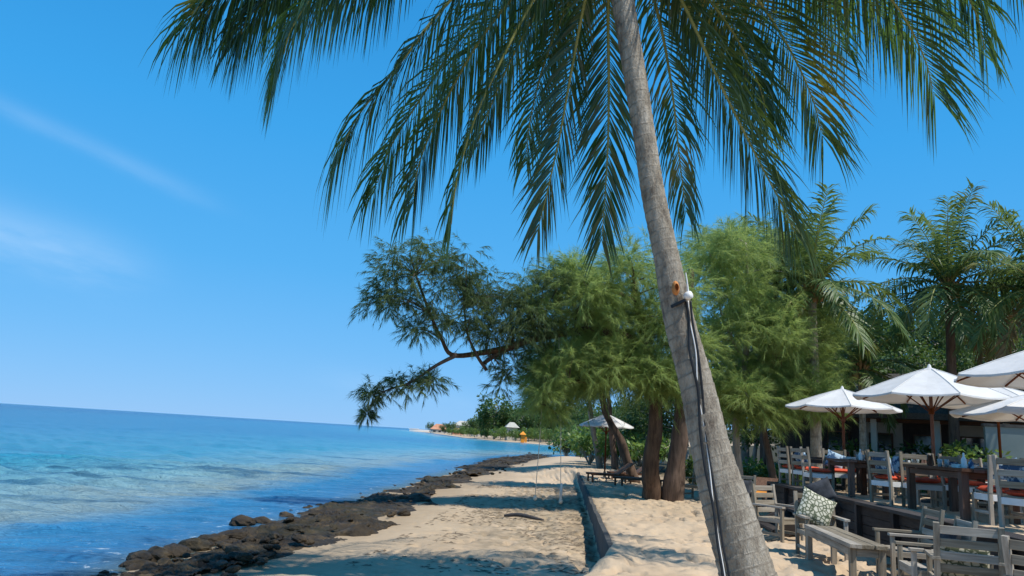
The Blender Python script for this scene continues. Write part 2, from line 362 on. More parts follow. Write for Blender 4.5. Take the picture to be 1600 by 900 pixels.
def ground_z(x, y, detail=True):
    x, y = np.asarray(x, float), np.asarray(y, float); s = shore_dist(x, y)
    sea = SEA_Z + np.maximum(s * .10, -6)
    L = SEA_Z + np.minimum(np.maximum(s, 0) * .055, .17) + np.clip(s - 4, 0, 8) * .012
    w = np.where(y < W0[1], .10 + np.clip(W0[1] - y, 0, 3) * .9, np.where(y > W1[1], .1 + np.clip(y - W1[1], 0, 8) * .5, .10))
    t = smooth(0, 1, (x - wall_x(y) + .10 + w) / np.maximum(w, .1) - .9 * ((y >= W0[1]) & (y <= W1[1])))
    near_t = np.where(y > 70, smooth(0, 25, s), t)
    L = L - .16 * np.exp(-((y - W0[1] - 1.5) / 3.5) ** 2) * np.exp(-np.clip(wall_x(y) - x, 0, 9) / .8)
    z = L * (1 - near_t)
    if detail:
        m = (smooth(1, 5, s)) * (y < 45)
        amp = .35 + .65 * smooth(-1.5, 1.5, x - wall_x(y) + 2)
        z = z + m * amp * ((fbm(x * 2.6, y * 2.6, 3, 3) - .5) * .09 + (fbm(x * 6.5, y * 6.5, 11, 2) - .5) * .085)
        pits = np.clip(fbm(x * 5.0, y * 4.0, 23, 2) - .60, 0, 1); z = z - m * amp * pits * .80
        z = z + m * (fbm(x * .35, y * .35, 7, 2) - .5) * .10
    z = np.where(s < 0, sea, z)
    # mound burying the near end of the low wall
    z = z + .16 * np.exp(-(((x - W0[0] + .35) / .5) ** 2 + ((y - W0[1] + .1) / .7) ** 2))
    ex = x - edge_x(y)
    terr = np.where(y < TEND, TZ * smooth(.07, .19, ex), TZ * smooth(0.0, 5, ex) * smooth(TEND + 6, TEND, y) + TZ * smooth(3, 9, ex) * smooth(TEND, TEND + 4, y))
    flat = (y < TEND) & (ex > .19) & (y > -5)
    z = np.where(flat, TZ + (z * .25), z + terr)
    # wooded slope behind and the far headland
    z = z + np.clip(x - 14, 0, 60) * .05 * smooth(28, 50, y) + np.where(y > 165, np.clip(s - 14, 0, 90) * .055, 0)
    return z
def gz(x, y, detail=False): return float(ground_z(np.array([x]), np.array([y]), detail)[0])

def axis_pts(lo, hi, step, out_lo, out_hi, grow=1.12):
    a = list(np.arange(lo, hi, step)); v, s_ = hi, step
    while v < out_hi: a.append(v); s_ *= grow; v += s_
    v, s_ = lo, step; b = []
    while v > out_lo: s_ *= grow; v -= s_; b.append(v)
    return np.array(b[::-1] + a)
xs = axis_pts(-7, 7.5, .05, -250, 2200, 1.13)
ys = axis_pts(6.5, 18, .05, -35, 2600, 1.045)
X, Y = np.meshgrid(xs, ys)
Z = ground_z(X.ravel(), Y.ravel())
nx, ny = len(xs), len(ys)
idx = np.arange(nx * ny).reshape(ny, nx)
quads = np.stack([idx[:-1, :-1], idx[:-1, 1:], idx[1:, 1:], idx[1:, :-1]], -1).reshape(-1, 4)
me = npmesh('sand_ground', np.stack([X.ravel(), Y.ravel(), Z], 1), quads)
sdv = shore_dist(X.ravel(), Y.ravel())
def attr(me, name, v):
    a = me.attributes.new(name, 'FLOAT', 'POINT'); a.data.foreach_set('value', np.ascontiguousarray(v, np.float32))
xr, yr = X.ravel(), Y.ravel()
attr(me, 'wet', np.clip(1 - (sdv - 1.2) / 3.2, 0, 1) * (yr < 150))
lt = smooth(11.5, 15, yr) * (1 - smooth(26, 32, yr)) * smooth(2.5, 5, sdv) * (1 - smooth(-.3, .4, xr - wall_x(yr))) + .30 * smooth(12, 18, yr) * (xr > wall_x(yr)) * (yr < 60)
attr(me, 'litter', np.clip(lt, 0, 1))
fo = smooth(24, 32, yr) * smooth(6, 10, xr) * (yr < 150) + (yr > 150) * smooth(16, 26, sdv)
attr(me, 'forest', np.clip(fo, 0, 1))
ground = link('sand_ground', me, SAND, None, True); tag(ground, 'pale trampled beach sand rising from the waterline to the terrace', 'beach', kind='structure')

# sea: fan-shaped grid out to the horizon
ang = np.radians(np.linspace(-75, 75, 420)); rad = np.concatenate([np.linspace(2, 40, 330), np.geomspace(40.3, 60000, 150)])
A, Rr = np.meshgrid(ang, rad); X, Y = (Rr * np.sin(A)).ravel(), (Rr * np.cos(A)).ravel()
s = -shore_dist(X, Y)
amp = np.clip(s / 8, .12, 1) * np.clip(60 / Rr.ravel(), 0, 1) ** .5 * (Rr.ravel() < 400)
ca, sa = math.cos(R_(-14)), math.sin(R_(-14)); U, V = X * ca - Y * sa, X * sa + Y * ca
Zs = SEA_Z + amp * ((fbm(U * .30, V * .75, 41, 4) - .5) * .40 + (fbm(U * 1.2, V * 2.6, 51, 3) - .5) * .34)
nr, na = Rr.shape; idx = np.arange(nr * na).reshape(nr, na)
me = npmesh('sea', np.stack([X, Y, Zs], 1), np.stack([idx[:-1, :-1], idx[:-1, 1:], idx[1:, 1:], idx[1:, :-1]], -1).reshape(-1, 4)[:, ::-1])
# 0..1 : shore, near water, shallow sandy bar, turquoise, deep
attr(me, 'offshore', np.interp(s, [0, 1.0, 3.0, 5.2, 9.5, 18, 55, 260], [0, .10, .22, .30, .41, .55, .72, 1.0]))
sea = link('sea', me, SEA, None, True); tag(sea, 'blue and turquoise sea reaching the horizon', 'sea', kind='structure')

# ------------------------------------------------------------------ rocks along the waterline
rng = np.random.default_rng(5)
def rock_band():
    px_w = [(140, 920), (215, 893), (325, 856), (435, 818), (500, 792), (590, 772), (660, 752), (720, 730), (780, 715), (845, 709)]
    px_l = [(300, 960), (375, 893), (440, 868), (500, 848), (590, 818), (655, 790), (680, 772), (735, 750), (790, 735), (850, 718)]
    a = np.array([G(x, y, -.60) for x, y in px_w]); b = np.array([G(x, y, -.45) for x, y in px_l])
    t = np.linspace(0, 1, 1200) ** 1.9; k = np.linspace(0, 1, len(a)); u = np.linspace(0, 1, 100)
    A = np.stack([np.interp(t, k, a[:, i]) for i in range(2)], 1); B = np.stack([np.interp(t, k, b[:, i]) for i in range(2)], 1)
    X = A[:, None, 0] * (1 - u) + B[:, None, 0] * u; Y = A[:, None, 1] * (1 - u) + B[:, None, 1] * u
    wig = (fbm(X * 0 + Y * .55 * np.ones_like(X), u[None, :] * 2 + 0 * Y, 77, 4) - .5); X = X + wig * 1.5 * (1 + .02 * Y); Y = Y + (fbm(X * 1.4, Y * 1.4, 78, 3) - .5) * .8
    e = np.minimum(u, 1 - u)[None, :] * 2
    x, y = X.ravel(), Y.ravel(); rid = 1 - np.abs(2 * fbm(x * 1.1, y * 1.1, 61, 3) - 1)
    cell = np.floor(fbm(x * 2.3 + .6 * fbm(x * 5, y * 5, 8, 2), y * 2.3, 67, 3) * 9) / 9
    hz = rid * .22 + cell * .42 + fbm(x * 4.4, y * 4.4, 63, 4) * .26 + np.abs(fbm(x * 9, y * 9, 65, 3) - .5) * .50 + (fbm(x * 21, y * 21, 69, 2) - .5) * .13
    prof = np.clip(e ** .5, 0, 1) * (.50 + .75 * fbm(X * .6, Y * .6, 91, 2))
    Z = -.715 + u[None, :] * .17 + prof * hz.reshape(X.shape) * .40
    idx = np.arange(X.size).reshape(X.shape)
    me = npmesh('rock_shelf', np.stack([x, y, Z.ravel()], 1), np.stack([idx[:-1, :-1], idx[:-1, 1:], idx[1:, 1:], idx[1:, :-1]], -1).reshape(-1, 4)[:, ::-1])
    o = link('rock_shelf', me, ROCK, None, False); tag(o, 'dark jagged rock shelf along the waterline', 'rock shelf', kind='structure')
    return A, B
RA, RB = rock_band()
def boulder_mesh(seed):
    bm = __import__('bmesh').new(); __import__('bmesh').ops.create_icosphere(bm, subdivisions=3, radius=1)
    r = np.random.default_rng(seed); off = r.uniform(0, 50, 3)
    for v in bm.verts:
        p = np.array(v.co); n = float(fbm(np.array([p[0] * 1.3 + off[0] + p[2]]), np.array([p[1] * 1.3 + off[1] - p[2] * .7]), seed, 3)[0])
        n2 = float(fbm(np.array([p[0] * 4 + off[2]]), np.array([p[1] * 4 + p[2] * 4]), seed + 5, 2)[0])
        q = p * (.55 + .75 * n + .22 * n2); q[2] *= .6; v.co = Vector(q)
    me = bpy.data.meshes.new('boulder'); bm.to_mesh(me); bm.free(); me.materials.append(ROCK); return me
BM = [boulder_mesh(k) for k in range(6)]
for k in range(270):
    t = int(rng.uniform(0, 1199) ** 1.0); u = rng.uniform(-.25, 1.08); p = RA[t] * (1 - u) + RB[t] * u
    d = math.hypot(*p); sz = rng.uniform(.025, .10) * rng.uniform(.6, 1.2) * (1 + .012 * d)
    o = bpy.data.objects.new('boulder', BM[k % 6]); COL.objects.link(o)
    o.location = (p[0], p[1], -.62 + .20 * max(0, min(1, u)) + (.07 if 0.1 < u < .9 else 0)); o.rotation_euler = (rng.uniform(-.4, .4), rng.uniform(-.4, .4), rng.uniform(0, 6.3)); o.scale = (sz * rng.uniform(.8, 1.5), sz, sz * rng.uniform(.7, 1.1))
    tag(o, 'dark wet boulder on the jagged rock shelf by the water', 'rock', 'dark boulders along the waterline')
ledge = [(205 + 9 * k + 4 * math.sin(k * 2.3), 872 - 2.1 * k + 3 * math.sin(k * 1.7), .10 + .05 * (k % 3)) for k in range(22)]
for x, y, sz in ledge + [(378, 812, .20), (408, 808, .16), (448, 800, .16), (560, 834, .30), (610, 803, .22), (650, 782, .34), (672, 790, .20)]:
    p = G(x, y, -.5); o = bpy.data.objects.new('boulder', BM[int(x) % 6]); COL.objects.link(o); o.location = (p[0], p[1], -.55 if sz > .16 else -.60); o.scale = (sz * 1.4, sz, sz); o.rotation_euler = (0, 0, x)
    tag(o, 'dark wet boulder on the jagged rock shelf by the water', 'rock', 'dark boulders along the waterline')

# ------------------------------------------------------------------ low sea wall
t = thing('low_concrete_wall', 'low dark concrete wall running through the sand toward the trees', 'wall', (W0[0], W0[1], 0))
mb = MB(); L = 40; pts = []
for k in range(L + 1):
    y = W0[1] - .5 + (W1[1] - W0[1] + .5) * k / L; x = wall_x(y); top = .035 + .02 * math.sin(k * 1.7) - .012 * (k % 3)
    pts += [(x - .10, y, -.9), (x - .09, y, top), (x + .0, y, top), (x + .02, y, -.9)]
f = []
for k in range(L):
    o = k * 4; f += [(o, o + 4, o + 5, o + 1), (o + 1, o + 5, o + 6, o + 2), (o + 2, o + 6, o + 7, o + 3)]
f += [(0, 1, 2, 3), (L * 4 + 3, L * 4 + 2, L * 4 + 1, L * 4)]
mb.add([(p[0] - W0[0], p[1] - W0[1], p[2]) for p in pts], f).build('wall_body', CONC, t)

# ------------------------------------------------------------------ palm fronds
def bez(pts, n):
    """smooth curve through points (Catmull-Rom)"""
    p = np.array(pts, float); p = np.vstack([2 * p[0] - p[1], p, 2 * p[-1] - p[-2]]); out = []
    k = len(p) - 3
    for t in np.linspace(0, k - 1e-6, n):
        i = int(t); u = t - i; a, b, c, d = p[i:i + 4]
        out.append(.5 * (2 * b + (c - a) * u + (2 * a - 5 * b + 4 * c - d) * u * u + (3 * b - a - 3 * c + d) * u ** 3))
    return np.array(out)
def frond_arrays(path, n_leaf, length, width, seed, start=.16, droop=.75, segs=4, side=None, lean=.30):
    r = np.random.default_rng(seed); c = bez(path, 60)
    sl = np.concatenate([[0], np.cumsum(np.linalg.norm(np.diff(c, axis=0), axis=1))]); sl /= sl[-1]
    T = np.gradient(c, axis=0); T /= np.linalg.norm(T, axis=1)[:, None]
    h = c[-1] - c[0]; h[2] = 0
    if side is None: side = np.cross(unit(h), (0, 0, 1))
    side = unit(np.array(side, float))
    V, Fc = [], []
    for sg in (-1, 1):
        for i in range(n_leaf):
            t = start + (1 - start) * (i + r.uniform(-.3, .3) + .5) / n_leaf; t = min(max(t, 0), .999)
            j = np.searchsorted(sl, t) - 1; j = max(0, min(j, 58)); w = (t - sl[j]) / (sl[j + 1] - sl[j])
            p = c[j] * (1 - w) + c[j + 1] * w; tg = unit(T[j] * (1 - w) + T[j + 1] * w); nrm = np.cross(side, tg)
            if nrm[2] < 0 and abs(nrm[2]) > .3: nrm = -nrm
            q = (t - start) / (1 - start)
            if r.uniform() < .05: continue
            Lf = length * (.5 + .6 * min(1, q * 3.2)) * (1 - .42 * q ** 3.0) * (r.uniform(.84, 1.08) if r.uniform() > .07 else r.uniform(.45, .8))
            fwd = lean + .65 * q ** 1.7
            d0 = unit(sg * side * (1 - .35 * q) + tg * fwd + nrm * .30 + r.normal(0, .085, 3))
            g0 = droop * r.uniform(.65, 1.3); pts = [p]; 
            for k in range(segs):
                gk = min(.96, g0 * ((k + .7) / segs) ** .6)
                d = unit(d0 * (1 - gk) + np.array((0, 0, -1.0)) * gk); pts.append(pts[-1] + d * Lf / segs)
            wd = width * r.uniform(.7, 1.2); wv = unit(np.cross(d0, np.cross(tg, d0)) + r.normal(0, .18, 3)); o = len(V)
            for k, pp in enumerate(pts):
                u = k / segs; ww = wd * (.35 + 1.0 * min(1, u * 4)) * (1 - u ** 1.6) * .5
                if k == segs: V.append(pp); break
                V += [pp - wv * ww, pp + wv * ww]
            for k in range(segs - 1):
                a = o + 2 * k; Fc += [(a, a + 1, a + 3), (a, a + 3, a + 2)]
            a = o + 2 * (segs - 1); Fc.append((a, a + 1, a + 2))
    return c, np.array(V), np.array(Fc)
def frond(path, n_leaf, length, width, seed, parent, mat, origin, r0=.035, **k):
    c, V, Fc = frond_arrays(path, n_leaf, length, width, seed, **k)
    mb = MB().tube(c[::3] - origin, np.linspace(r0, r0 * .16, len(c[::3])), 5)
    fr = mb.build('frond', RACHIS, parent, True)
    lf = link('leaflets', npmesh('leaflets', V - origin, Fc), mat, fr); lf['kind'] = 'stuff'
    return fr

# ------------------------------------------------------------------ the leaning coconut palm
def trunk_mesh(path, rad, n=20, ring=.085, depth=.05, seed=0, sub=None):
    c = bez(np.array(path), sub or 240); rr = np.interp(np.linspace(0, 1, len(c)), np.linspace(0, 1, len(rad)), rad)
    sl = np.concatenate([[0], np.cumsum(np.linalg.norm(np.diff(c, axis=0), axis=1))])
    ph = sl / ring + .5 * np.sin(sl * 1.3); saw = ph - np.floor(ph)
    mb = MB().tube(c, rr, n); V = np.array(mb.v).reshape(len(c), n, 3); ctr = c[:, None, :]
    j = np.arange(n); w = ph[:, None] + .20 * (fbm(ph[:, None] * .5 + 0 * j, np.cos(2 * math.pi * j / n)[None, :] * 1.5 + 3 + 0 * ph[:, None], seed + 9, 3) - .5) + .22 * np.sin(2 * math.pi * j / n + 1.0)[None, :] + .12 * (fbm(ph[:, None] * .9 + 0 * j, j[None, :] * .5 + 0 * ph[:, None], seed, 2) - .5)
    sw = w - np.floor(w)
    mod = 1 + depth * (sw - .5) + .10 * (fbm(sl[:, None] * 1.4 + 0 * j, np.cos(2 * math.pi * j / n)[None] * 1.3 + 5 + 0 * sl[:, None], seed + 3, 3) - .5)
    V = ctr + (V - ctr) * mod[:, :, None]; mb.v = [tuple(p) for p in V.reshape(-1, 3)]
    return mb, np.clip(1 - np.abs(sw - .95) / .10, 0, 1).ravel(), c
TP = [(1196, 1010, 7.55), (1180, 950, 7.65), (1168, 900, 7.75), (1140, 805, 7.9), (1115, 720, 8.05), (1088, 600, 8.25), (1061, 500, 8.4), (1041, 400, 8.55), (1020, 300, 8.7), (1005, 200, 8.85), (989, 100, 9.0), (973, 0, 9.15), (966, -50, 9.2), (962, -90, 9.25)]
TR = [.47, .365, .298, .262, .222, .190, .168, .150, .138, .134, .134, .136, .150, .12]
tp = [P(*a) for a in TP]; base = tp[0].copy(); base[2] = gz(*base[:2])
palm = thing('coconut_palm', 'tall leaning coconut palm with ringed grey trunk in the foreground sand', 'palm tree', base)
mb, ring, PC = trunk_mesh([p - base for p in tp], TR, 28, .14, .04, 0, 700)
o = mb.build('trunk', TRUNK, palm, True); attr(o.data, 'ring', ring)
CR = P(966, -50, 9.2)
FR = [
 ([(860, -95, 9.0), (760, -50, 8.7), (690, 15, 8.5), (620, 105, 8.3), (560, 180, 8.2), (528, 245, 8.15)], 1.50, 120, 1.25),
 ([(880, -85, 9.5), (800, -30, 9.9), (720, 60, 10.2), (660, 150, 10.4), (610, 230, 10.5), (585, 300, 10.5)], 1.40, 105, 1.2),
 ([(890, -80, 9.3), (815, -20, 9.5), (745, 70, 9.7), (690, 170, 9.9), (655, 255, 10.0), (645, 320, 10.0)], 1.30, 105, 1.2),
 ([(900, -70, 9.0), (840, -10, 8.9), (785, 90, 8.8), (740, 190, 8.8), (712, 290, 8.8), (704, 365, 8.8)], .85, 105, 1.25),
 ([(915, -70, 9.4), (850, 0, 9.7), (800, 90, 9.9), (765, 170, 10.1), (745, 230, 10.2)], 1.0, 90, 1.1),
 ([(930, -60, 9.4), (912, 10, 9.6), (893, 110, 9.7), (875, 210, 9.7), (855, 300, 9.7), (840, 360, 9.7)], .95, 95, .55, .75),
 ([(930, -70, 9.9), (890, 0, 10.4), (850, 100, 10.7), (828, 190, 10.8), (822, 250, 10.8)], .95, 85, .95),
 ([(955, -55, 9.6), (950, 20, 9.9), (951, 120, 10.0), (950, 220, 10.0), (945, 310, 10.0), (940, 375, 10.0)], 1.0, 95, .45, .8),
 ([(1000, -60, 9.8), (1030, 30, 10.2), (1050, 140, 10.4), (1062, 250, 10.5), (1072, 330, 10.5)], .95, 90, .9),
 ([(1020, -70, 9.4), (1070, 10, 9.6), (1125, 130, 9.6), (1180, 240, 9.6), (1222, 320, 9.5), (1248, 375, 9.5)], 1.25, 120, .8, .5),
 ([(1060, -110, 9.5), (1160, -30, 10.0), (1230, 70, 10.4), (1268, 150, 10.6), (1286, 215, 10.7)], 1.5, 100, .65, .45),
 ([(1090, -170, 9.2), (1260, -110, 9.5), (1385, -10, 9.8), (1440, 80, 10.0), (1460, 150, 10.1)], 1.6, 105, .65, .45),
 ([(1150, -190, 9.4), (1330, -130, 9.6), (1470, -55, 9.7), (1545, 10, 9.7)], 1.20, 105, 1.1),
 ([(1080, -130, 9.6), (1220, -80, 10.1), (1330, -20, 10.5), (1400, 50, 10.7)], 1.3, 95, 1.0),
 ([(1180, -260, 9.2), (1400, -230, 9.2), (1540, -120, 9.2), (1604, -20, 9.1), (1632, 70, 9.0)], 1.25, 95, 1.1),
 ([(830, -240, 8.8), (640, -190, 8.5), (480, -100, 8.3), (370, -25, 8.2), (310, 15, 8.1), (288, 45, 8.1)], 1.30, 110, 1.15),
 ([(840, -200, 8.4), (690, -170, 8.0), (570, -90, 7.8), (492, -10, 7.7), (455, 45, 7.6), (441, 95, 7.6)], 1.30, 120, 1.1),
 ([(830, -170, 8.8), (680, -160, 8.7), (540, -90, 8.6), (440, -20, 8.5), (390, 25, 8.4), (374, 60, 8.4)], 1.25, 110, 1.15),
 ([(850, -140, 9.0), (740, -130, 9.0), (650, -80, 9.0), (570, -30, 9.0), (510, 0, 9.0)], 1.15, 80, 1.3),
 ([(830, -210, 8.6), (690, -200, 8.4), (520, -110, 8.3), (400, -40, 8.2), (340, -5, 8.1), (322, 30, 8.1)], 1.25, 100, 1.2),
 ([(1170, -230, 9.2), (1330, -200, 9.4), (1450, -100, 9.6), (1520, 10, 9.7), (1542, 90, 9.7)], 1.2, 90, 1.0),
 ([(1010, -100, 9.6), (1110, -20, 10.2), (1160, 80, 10.6), (1180, 180, 10.8)], 1.2, 90, .9),
 ([(1000, -80, 9.2), (1080, -30, 9.5), (1145, 50, 9.8), (1185, 130, 10.0), (1200, 190, 10.0)], 1.2, 95, .9),
 ([(940, -80, 9.6), (900, -40, 10.2), (870, 20, 10.6), (855, 90, 10.8)], .95, 75, .9),
 ([(1120, -160, 9.8), (1280, -120, 10.6), (1400, -50, 11.2), (1480, 40, 11.5)], 1.4, 95, .95),
 ([(1050, -130, 10.0), (1180, -90, 10.8), (1270, -10, 11.4), (1320, 80, 11.7)], 1.3, 90, .95),
]
for k, (pts, ln, n, dr, *le) in enumerate(FR):
    far_left = pts[0][0] < 855 and pts[-1][0] < 520
    frond([CR - (0, 0, .0)] + [P(*q) for q in pts], n if far_left else int(n * 1.15), ln, .028, 100 + k, palm, PALMY if k in (9, 10, 21) else PALML, base, droop=dr, lean=le[0] if le else .30, start=.62 if far_left else .16)
for k in range(9):                                   # unseen upper crown above the frame, added and thinned for its shadow
    a = k * 2 * math.pi / 9 + .3
    if -1.75 < math.atan2(math.sin(a), math.cos(a)) < .25: continue  # no added fronds toward the sun, so the trunk stays lit
    h = np.array((math.cos(a), math.sin(a), 0)); l = 3.4
    pth = [CR, CR + h * l * .18 + (0, 0, 1.0), CR + h * l * .5 + (0, 0, 2.0), CR + h * l * .85 + (0, 0, 2.2), CR + h * l * 1.15 + (0, 0, 1.7)]
    frond(pth, 46, .95, .030, 200 + k, palm, PALML, base, droop=1.1)
mb = MB()
for k in range(26):
    a = k * 2.4; h = np.array((math.cos(a), math.sin(a), 0)); mb.tube([CR - base + (0, 0, -.35 + .02 * k), CR - base + h * .16 + (0, 0, -.05 + .02 * k), CR - base + h * .30 + (0, 0, .30 + .02 * k)], [.05, .06, .02], 5)
mb.build('leaf_sheaths', DRYST, palm, True)
# fresh scar where a frond base was cut
sc = P(1054, 452, 8.22) - base; MB().lathe([(0, .0), (.052, .01), (.060, .05), (.03, .09)], 12).build('cut_scar', ORANGEW, palm, True)
o = bpy.data.objects['cut_scar']; o.location = tuple(sc); o.rotation_euler = (R_(80), 0, R_(8)); o.scale = (.75, 1.45, .8)

# floodlight and its cables on the trunk
fl = P(1075, 462, 8.22)
t = thing('floodlight', 'small white floodlight bracketed to the leaning palm trunk', 'lamp', fl)
MB().lathe([(0, -.042), (.036, -.04), (.048, .0), (.043, .04), (0, .042)], 14).build('lamp_head', WHITE, t, True).rotation_euler = (R_(75), 0, R_(40))
MB().bar((-.03, 0, -.05), (-.16, .10, -.12), .03, .03).build('bracket', BLACK, t)
MB().tube([(-.0, 0, .05), (-.012, 0, .15), (-.03, 0, .26)], [.012, .009, .007], 6).build('stem', WHITE, t)
def cable(name, lab, off, mat, r, seed, amp):
    rr = np.random.default_rng(seed); pts = []
    for k, (px, py, d) in enumerate([(1074, 470, 8.3), (1076, 500, 8.25), (1082, 550, 8.15), (1090, 610, 8.06), (1097, 670, 7.97), (1104, 730, 7.86), (1114, 790, 7.72), (1124, 850, 7.58), (1131, 900, 7.46), (1137, 960, 7.36)]):
        pts.append(P(px + off + rr.uniform(-amp, amp), py, d - .02))
    pts.append(np.array((pts[-1][0] - .02, pts[-1][1] + .0, gz(*pts[-1][:2]) + .01)))
    o = MB().tube(bez(pts, 90) - pts[-1], r, 6).build(name, mat, None, True); o.location = tuple(pts[-1]); tag(o, lab, 'cable')
cable('power_cable', 'thick black cable hanging down the shaded face of the palm trunk', -2, BLACK, .016, 1, 3)
cable('power_cable', 'thin white cable looping down the palm trunk beside the black ones', 3, WHITE, .008, 2, 3.5)
cable('power_cable', 'second black cable nearest the sunlit side of the palm trunk', 7, BLACK, .013, 3, 2.5)
pp = G(1122, 900, 0); pp[2] = gz(*pp[:2])

# ------------------------------------------------------------------ needle and leaf clouds
def needle_cloud(clumps, rng, twigs=55, per=26, L=.20, w=.012, droop=.45, twig_len=1.05):
    C = np.repeat(clumps[:, :3], twigs, 0); Rd = np.repeat(clumps[:, 3], twigs)
    n = len(C); d = rng.normal(size=(n, 3)); d[:, 2] = d[:, 2] * .7 + .15; d /= np.linalg.norm(d, axis=1)[:, None]
    o = C + d * (Rd * rng.uniform(.0, .95, n))[:, None]
    tl = Rd * twig_len * rng.uniform(.6, 1.3, n)
    O = np.repeat(o, per, 0); D = np.repeat(d, per, 0); TL = np.repeat(tl, per); m = len(O)
    u = rng.uniform(0, 1, m) ** .8
    B = O + D * (u * TL)[:, None]; B[:, 2] -= droop * (u * TL) ** 1.5 * .7
    nd = D * .8 + rng.normal(0, .34, (m, 3)); nd[:, 2] -= droop * 1.1; nd /= np.linalg.norm(nd, axis=1)[:, None]
    sd_ = np.cross(nd, rng.normal(size=(m, 3))); sd_ /= np.linalg.norm(sd_, axis=1)[:, None]
    ll = L * rng.uniform(.6, 1.35, m)[:, None]
    V = np.stack([B - sd_ * w, B + sd_ * w, B + nd * ll], 1).reshape(-1, 3)
    return V, np.arange(len(V)).reshape(-1, 3)
def leaf_cloud(clumps, rng, per=120, size=.16, flat=.5):
    C = np.repeat(clumps[:, :3], per, 0); Rd = np.repeat(clumps[:, 3], per); n = len(C)
    d = rng.normal(size=(n, 3)); d /= np.linalg.norm(d, axis=1)[:, None]; B = C + d * (Rd * rng.uniform(.35, 1.05, n) ** .7)[:, None]
    a = d * .5 + rng.normal(0, .6, (n, 3)); a[:, 2] -= .25; a /= np.linalg.norm(a, axis=1)[:, None]
    nn = rng.normal(0, .6, (n, 3)); nn[:, 2] += flat * 2; b = np.cross(nn, a); b /= np.linalg.norm(b, axis=1)[:, None]
    s = size * rng.uniform(.6, 1.35, n)[:, None]
    V = np.stack([B, B + a * s * .5 + b * s * .28, B + a * s, B + a * s * .5 - b * s * .28], 1).reshape(-1, 3)
    return V, np.arange(len(V)).reshape(-1, 4)
def ellipsoid_clumps(spec, rng):
    out = []
    for (px, py, d, rx, ry, n, cr) in spec:
        for _ in range(n):
            v = rng.normal(size=3); v = v / np.linalg.norm(v) * rng.uniform(.25, 1) ** .5
            q = P(px + v[0] * rx, py + v[1] * ry, d + v[2] * max(rx, ry) / F * d * .9); out.append((*q, cr * rng.uniform(.75, 1.25)))
    return np.array(out)
def twig_tubes(clumps, skel, r0=.03):
    """thin branches from the nearest limb point to every leaf clump"""
    mb = MB(); sk = np.array(skel)
    for c in clumps:
        k = np.argmin(np.linalg.norm(sk - c[:3], axis=1) + .6 * np.maximum(sk[:, 2] - c[2], 0)); a = sk[k]; b = c[:3]; L = np.linalg.norm(b - a)
        if L < .05: continue
        mid = (a + b) / 2 + np.array((0, 0, .12 * L)); mb.tube([a, mid, b], [r0 * (.6 + .3 * L), r0 * .6, r0 * .25], 4, False)
    return mb
def casuarina(label, trunks, limbs, spec, seed, mat=NEEDLE, group=None, twigs=60, per=30, L=.2, w=.012, bark=BARK, droop=.45):
    rng = np.random.default_rng(seed)
    b0 = P(*trunks[0][0][0]); b0[2] = gz(b0[0], b0[1]); t = thing('casuarina_tree', label, 'tree', b0, 0, group); sk = []
    for pts, rad in trunks:
        p = [P(*q) for q in pts]; p[0][2] = gz(p[0][0], p[0][1]) - .1
        c = bez(p, 40); rr = np.interp(np.linspace(0, 1, 40), np.linspace(0, 1, len(rad)), rad)
        mb = MB().tube(c - b0, rr, 14); V = np.array(mb.v); V += ((fbm(V[:, 0] * 5 + V[:, 1] * 4, V[:, 2] * 1.2, seed, 3) - .5) * .16 * rr.max() / .28)[:, None] * np.repeat(unit2(V.reshape(40, 14, 3) - (c - b0)[:, None]).reshape(-1, 3), 1, 0)
        mb.v = [tuple(q) for q in V]; mb.build('trunk', bark, t, True); sk += list(c[12:])
    for pts, rad in limbs:
        c = bez([P(*q) for q in pts], 30); MB().tube(c - b0, np.interp(np.linspace(0, 1, 30), np.linspace(0, 1, len(rad)), rad), 8).build('limb', bark, t, True); sk += list(c)
    cl = ellipsoid_clumps(spec, rng); tw = twig_tubes(cl, sk); tw.v = [tuple(np.array(q) - b0) for q in tw.v]; tw.build('twigs', bark, t)['kind'] = 'stuff'
    V, Fc = needle_cloud(cl, rng, twigs, per, L, w, droop); link('crown', npmesh('crown', V - b0, Fc), mat, t)
    return t
def unit2(a): return a / (np.linalg.norm(a, axis=-1, keepdims=True) + 1e-9)

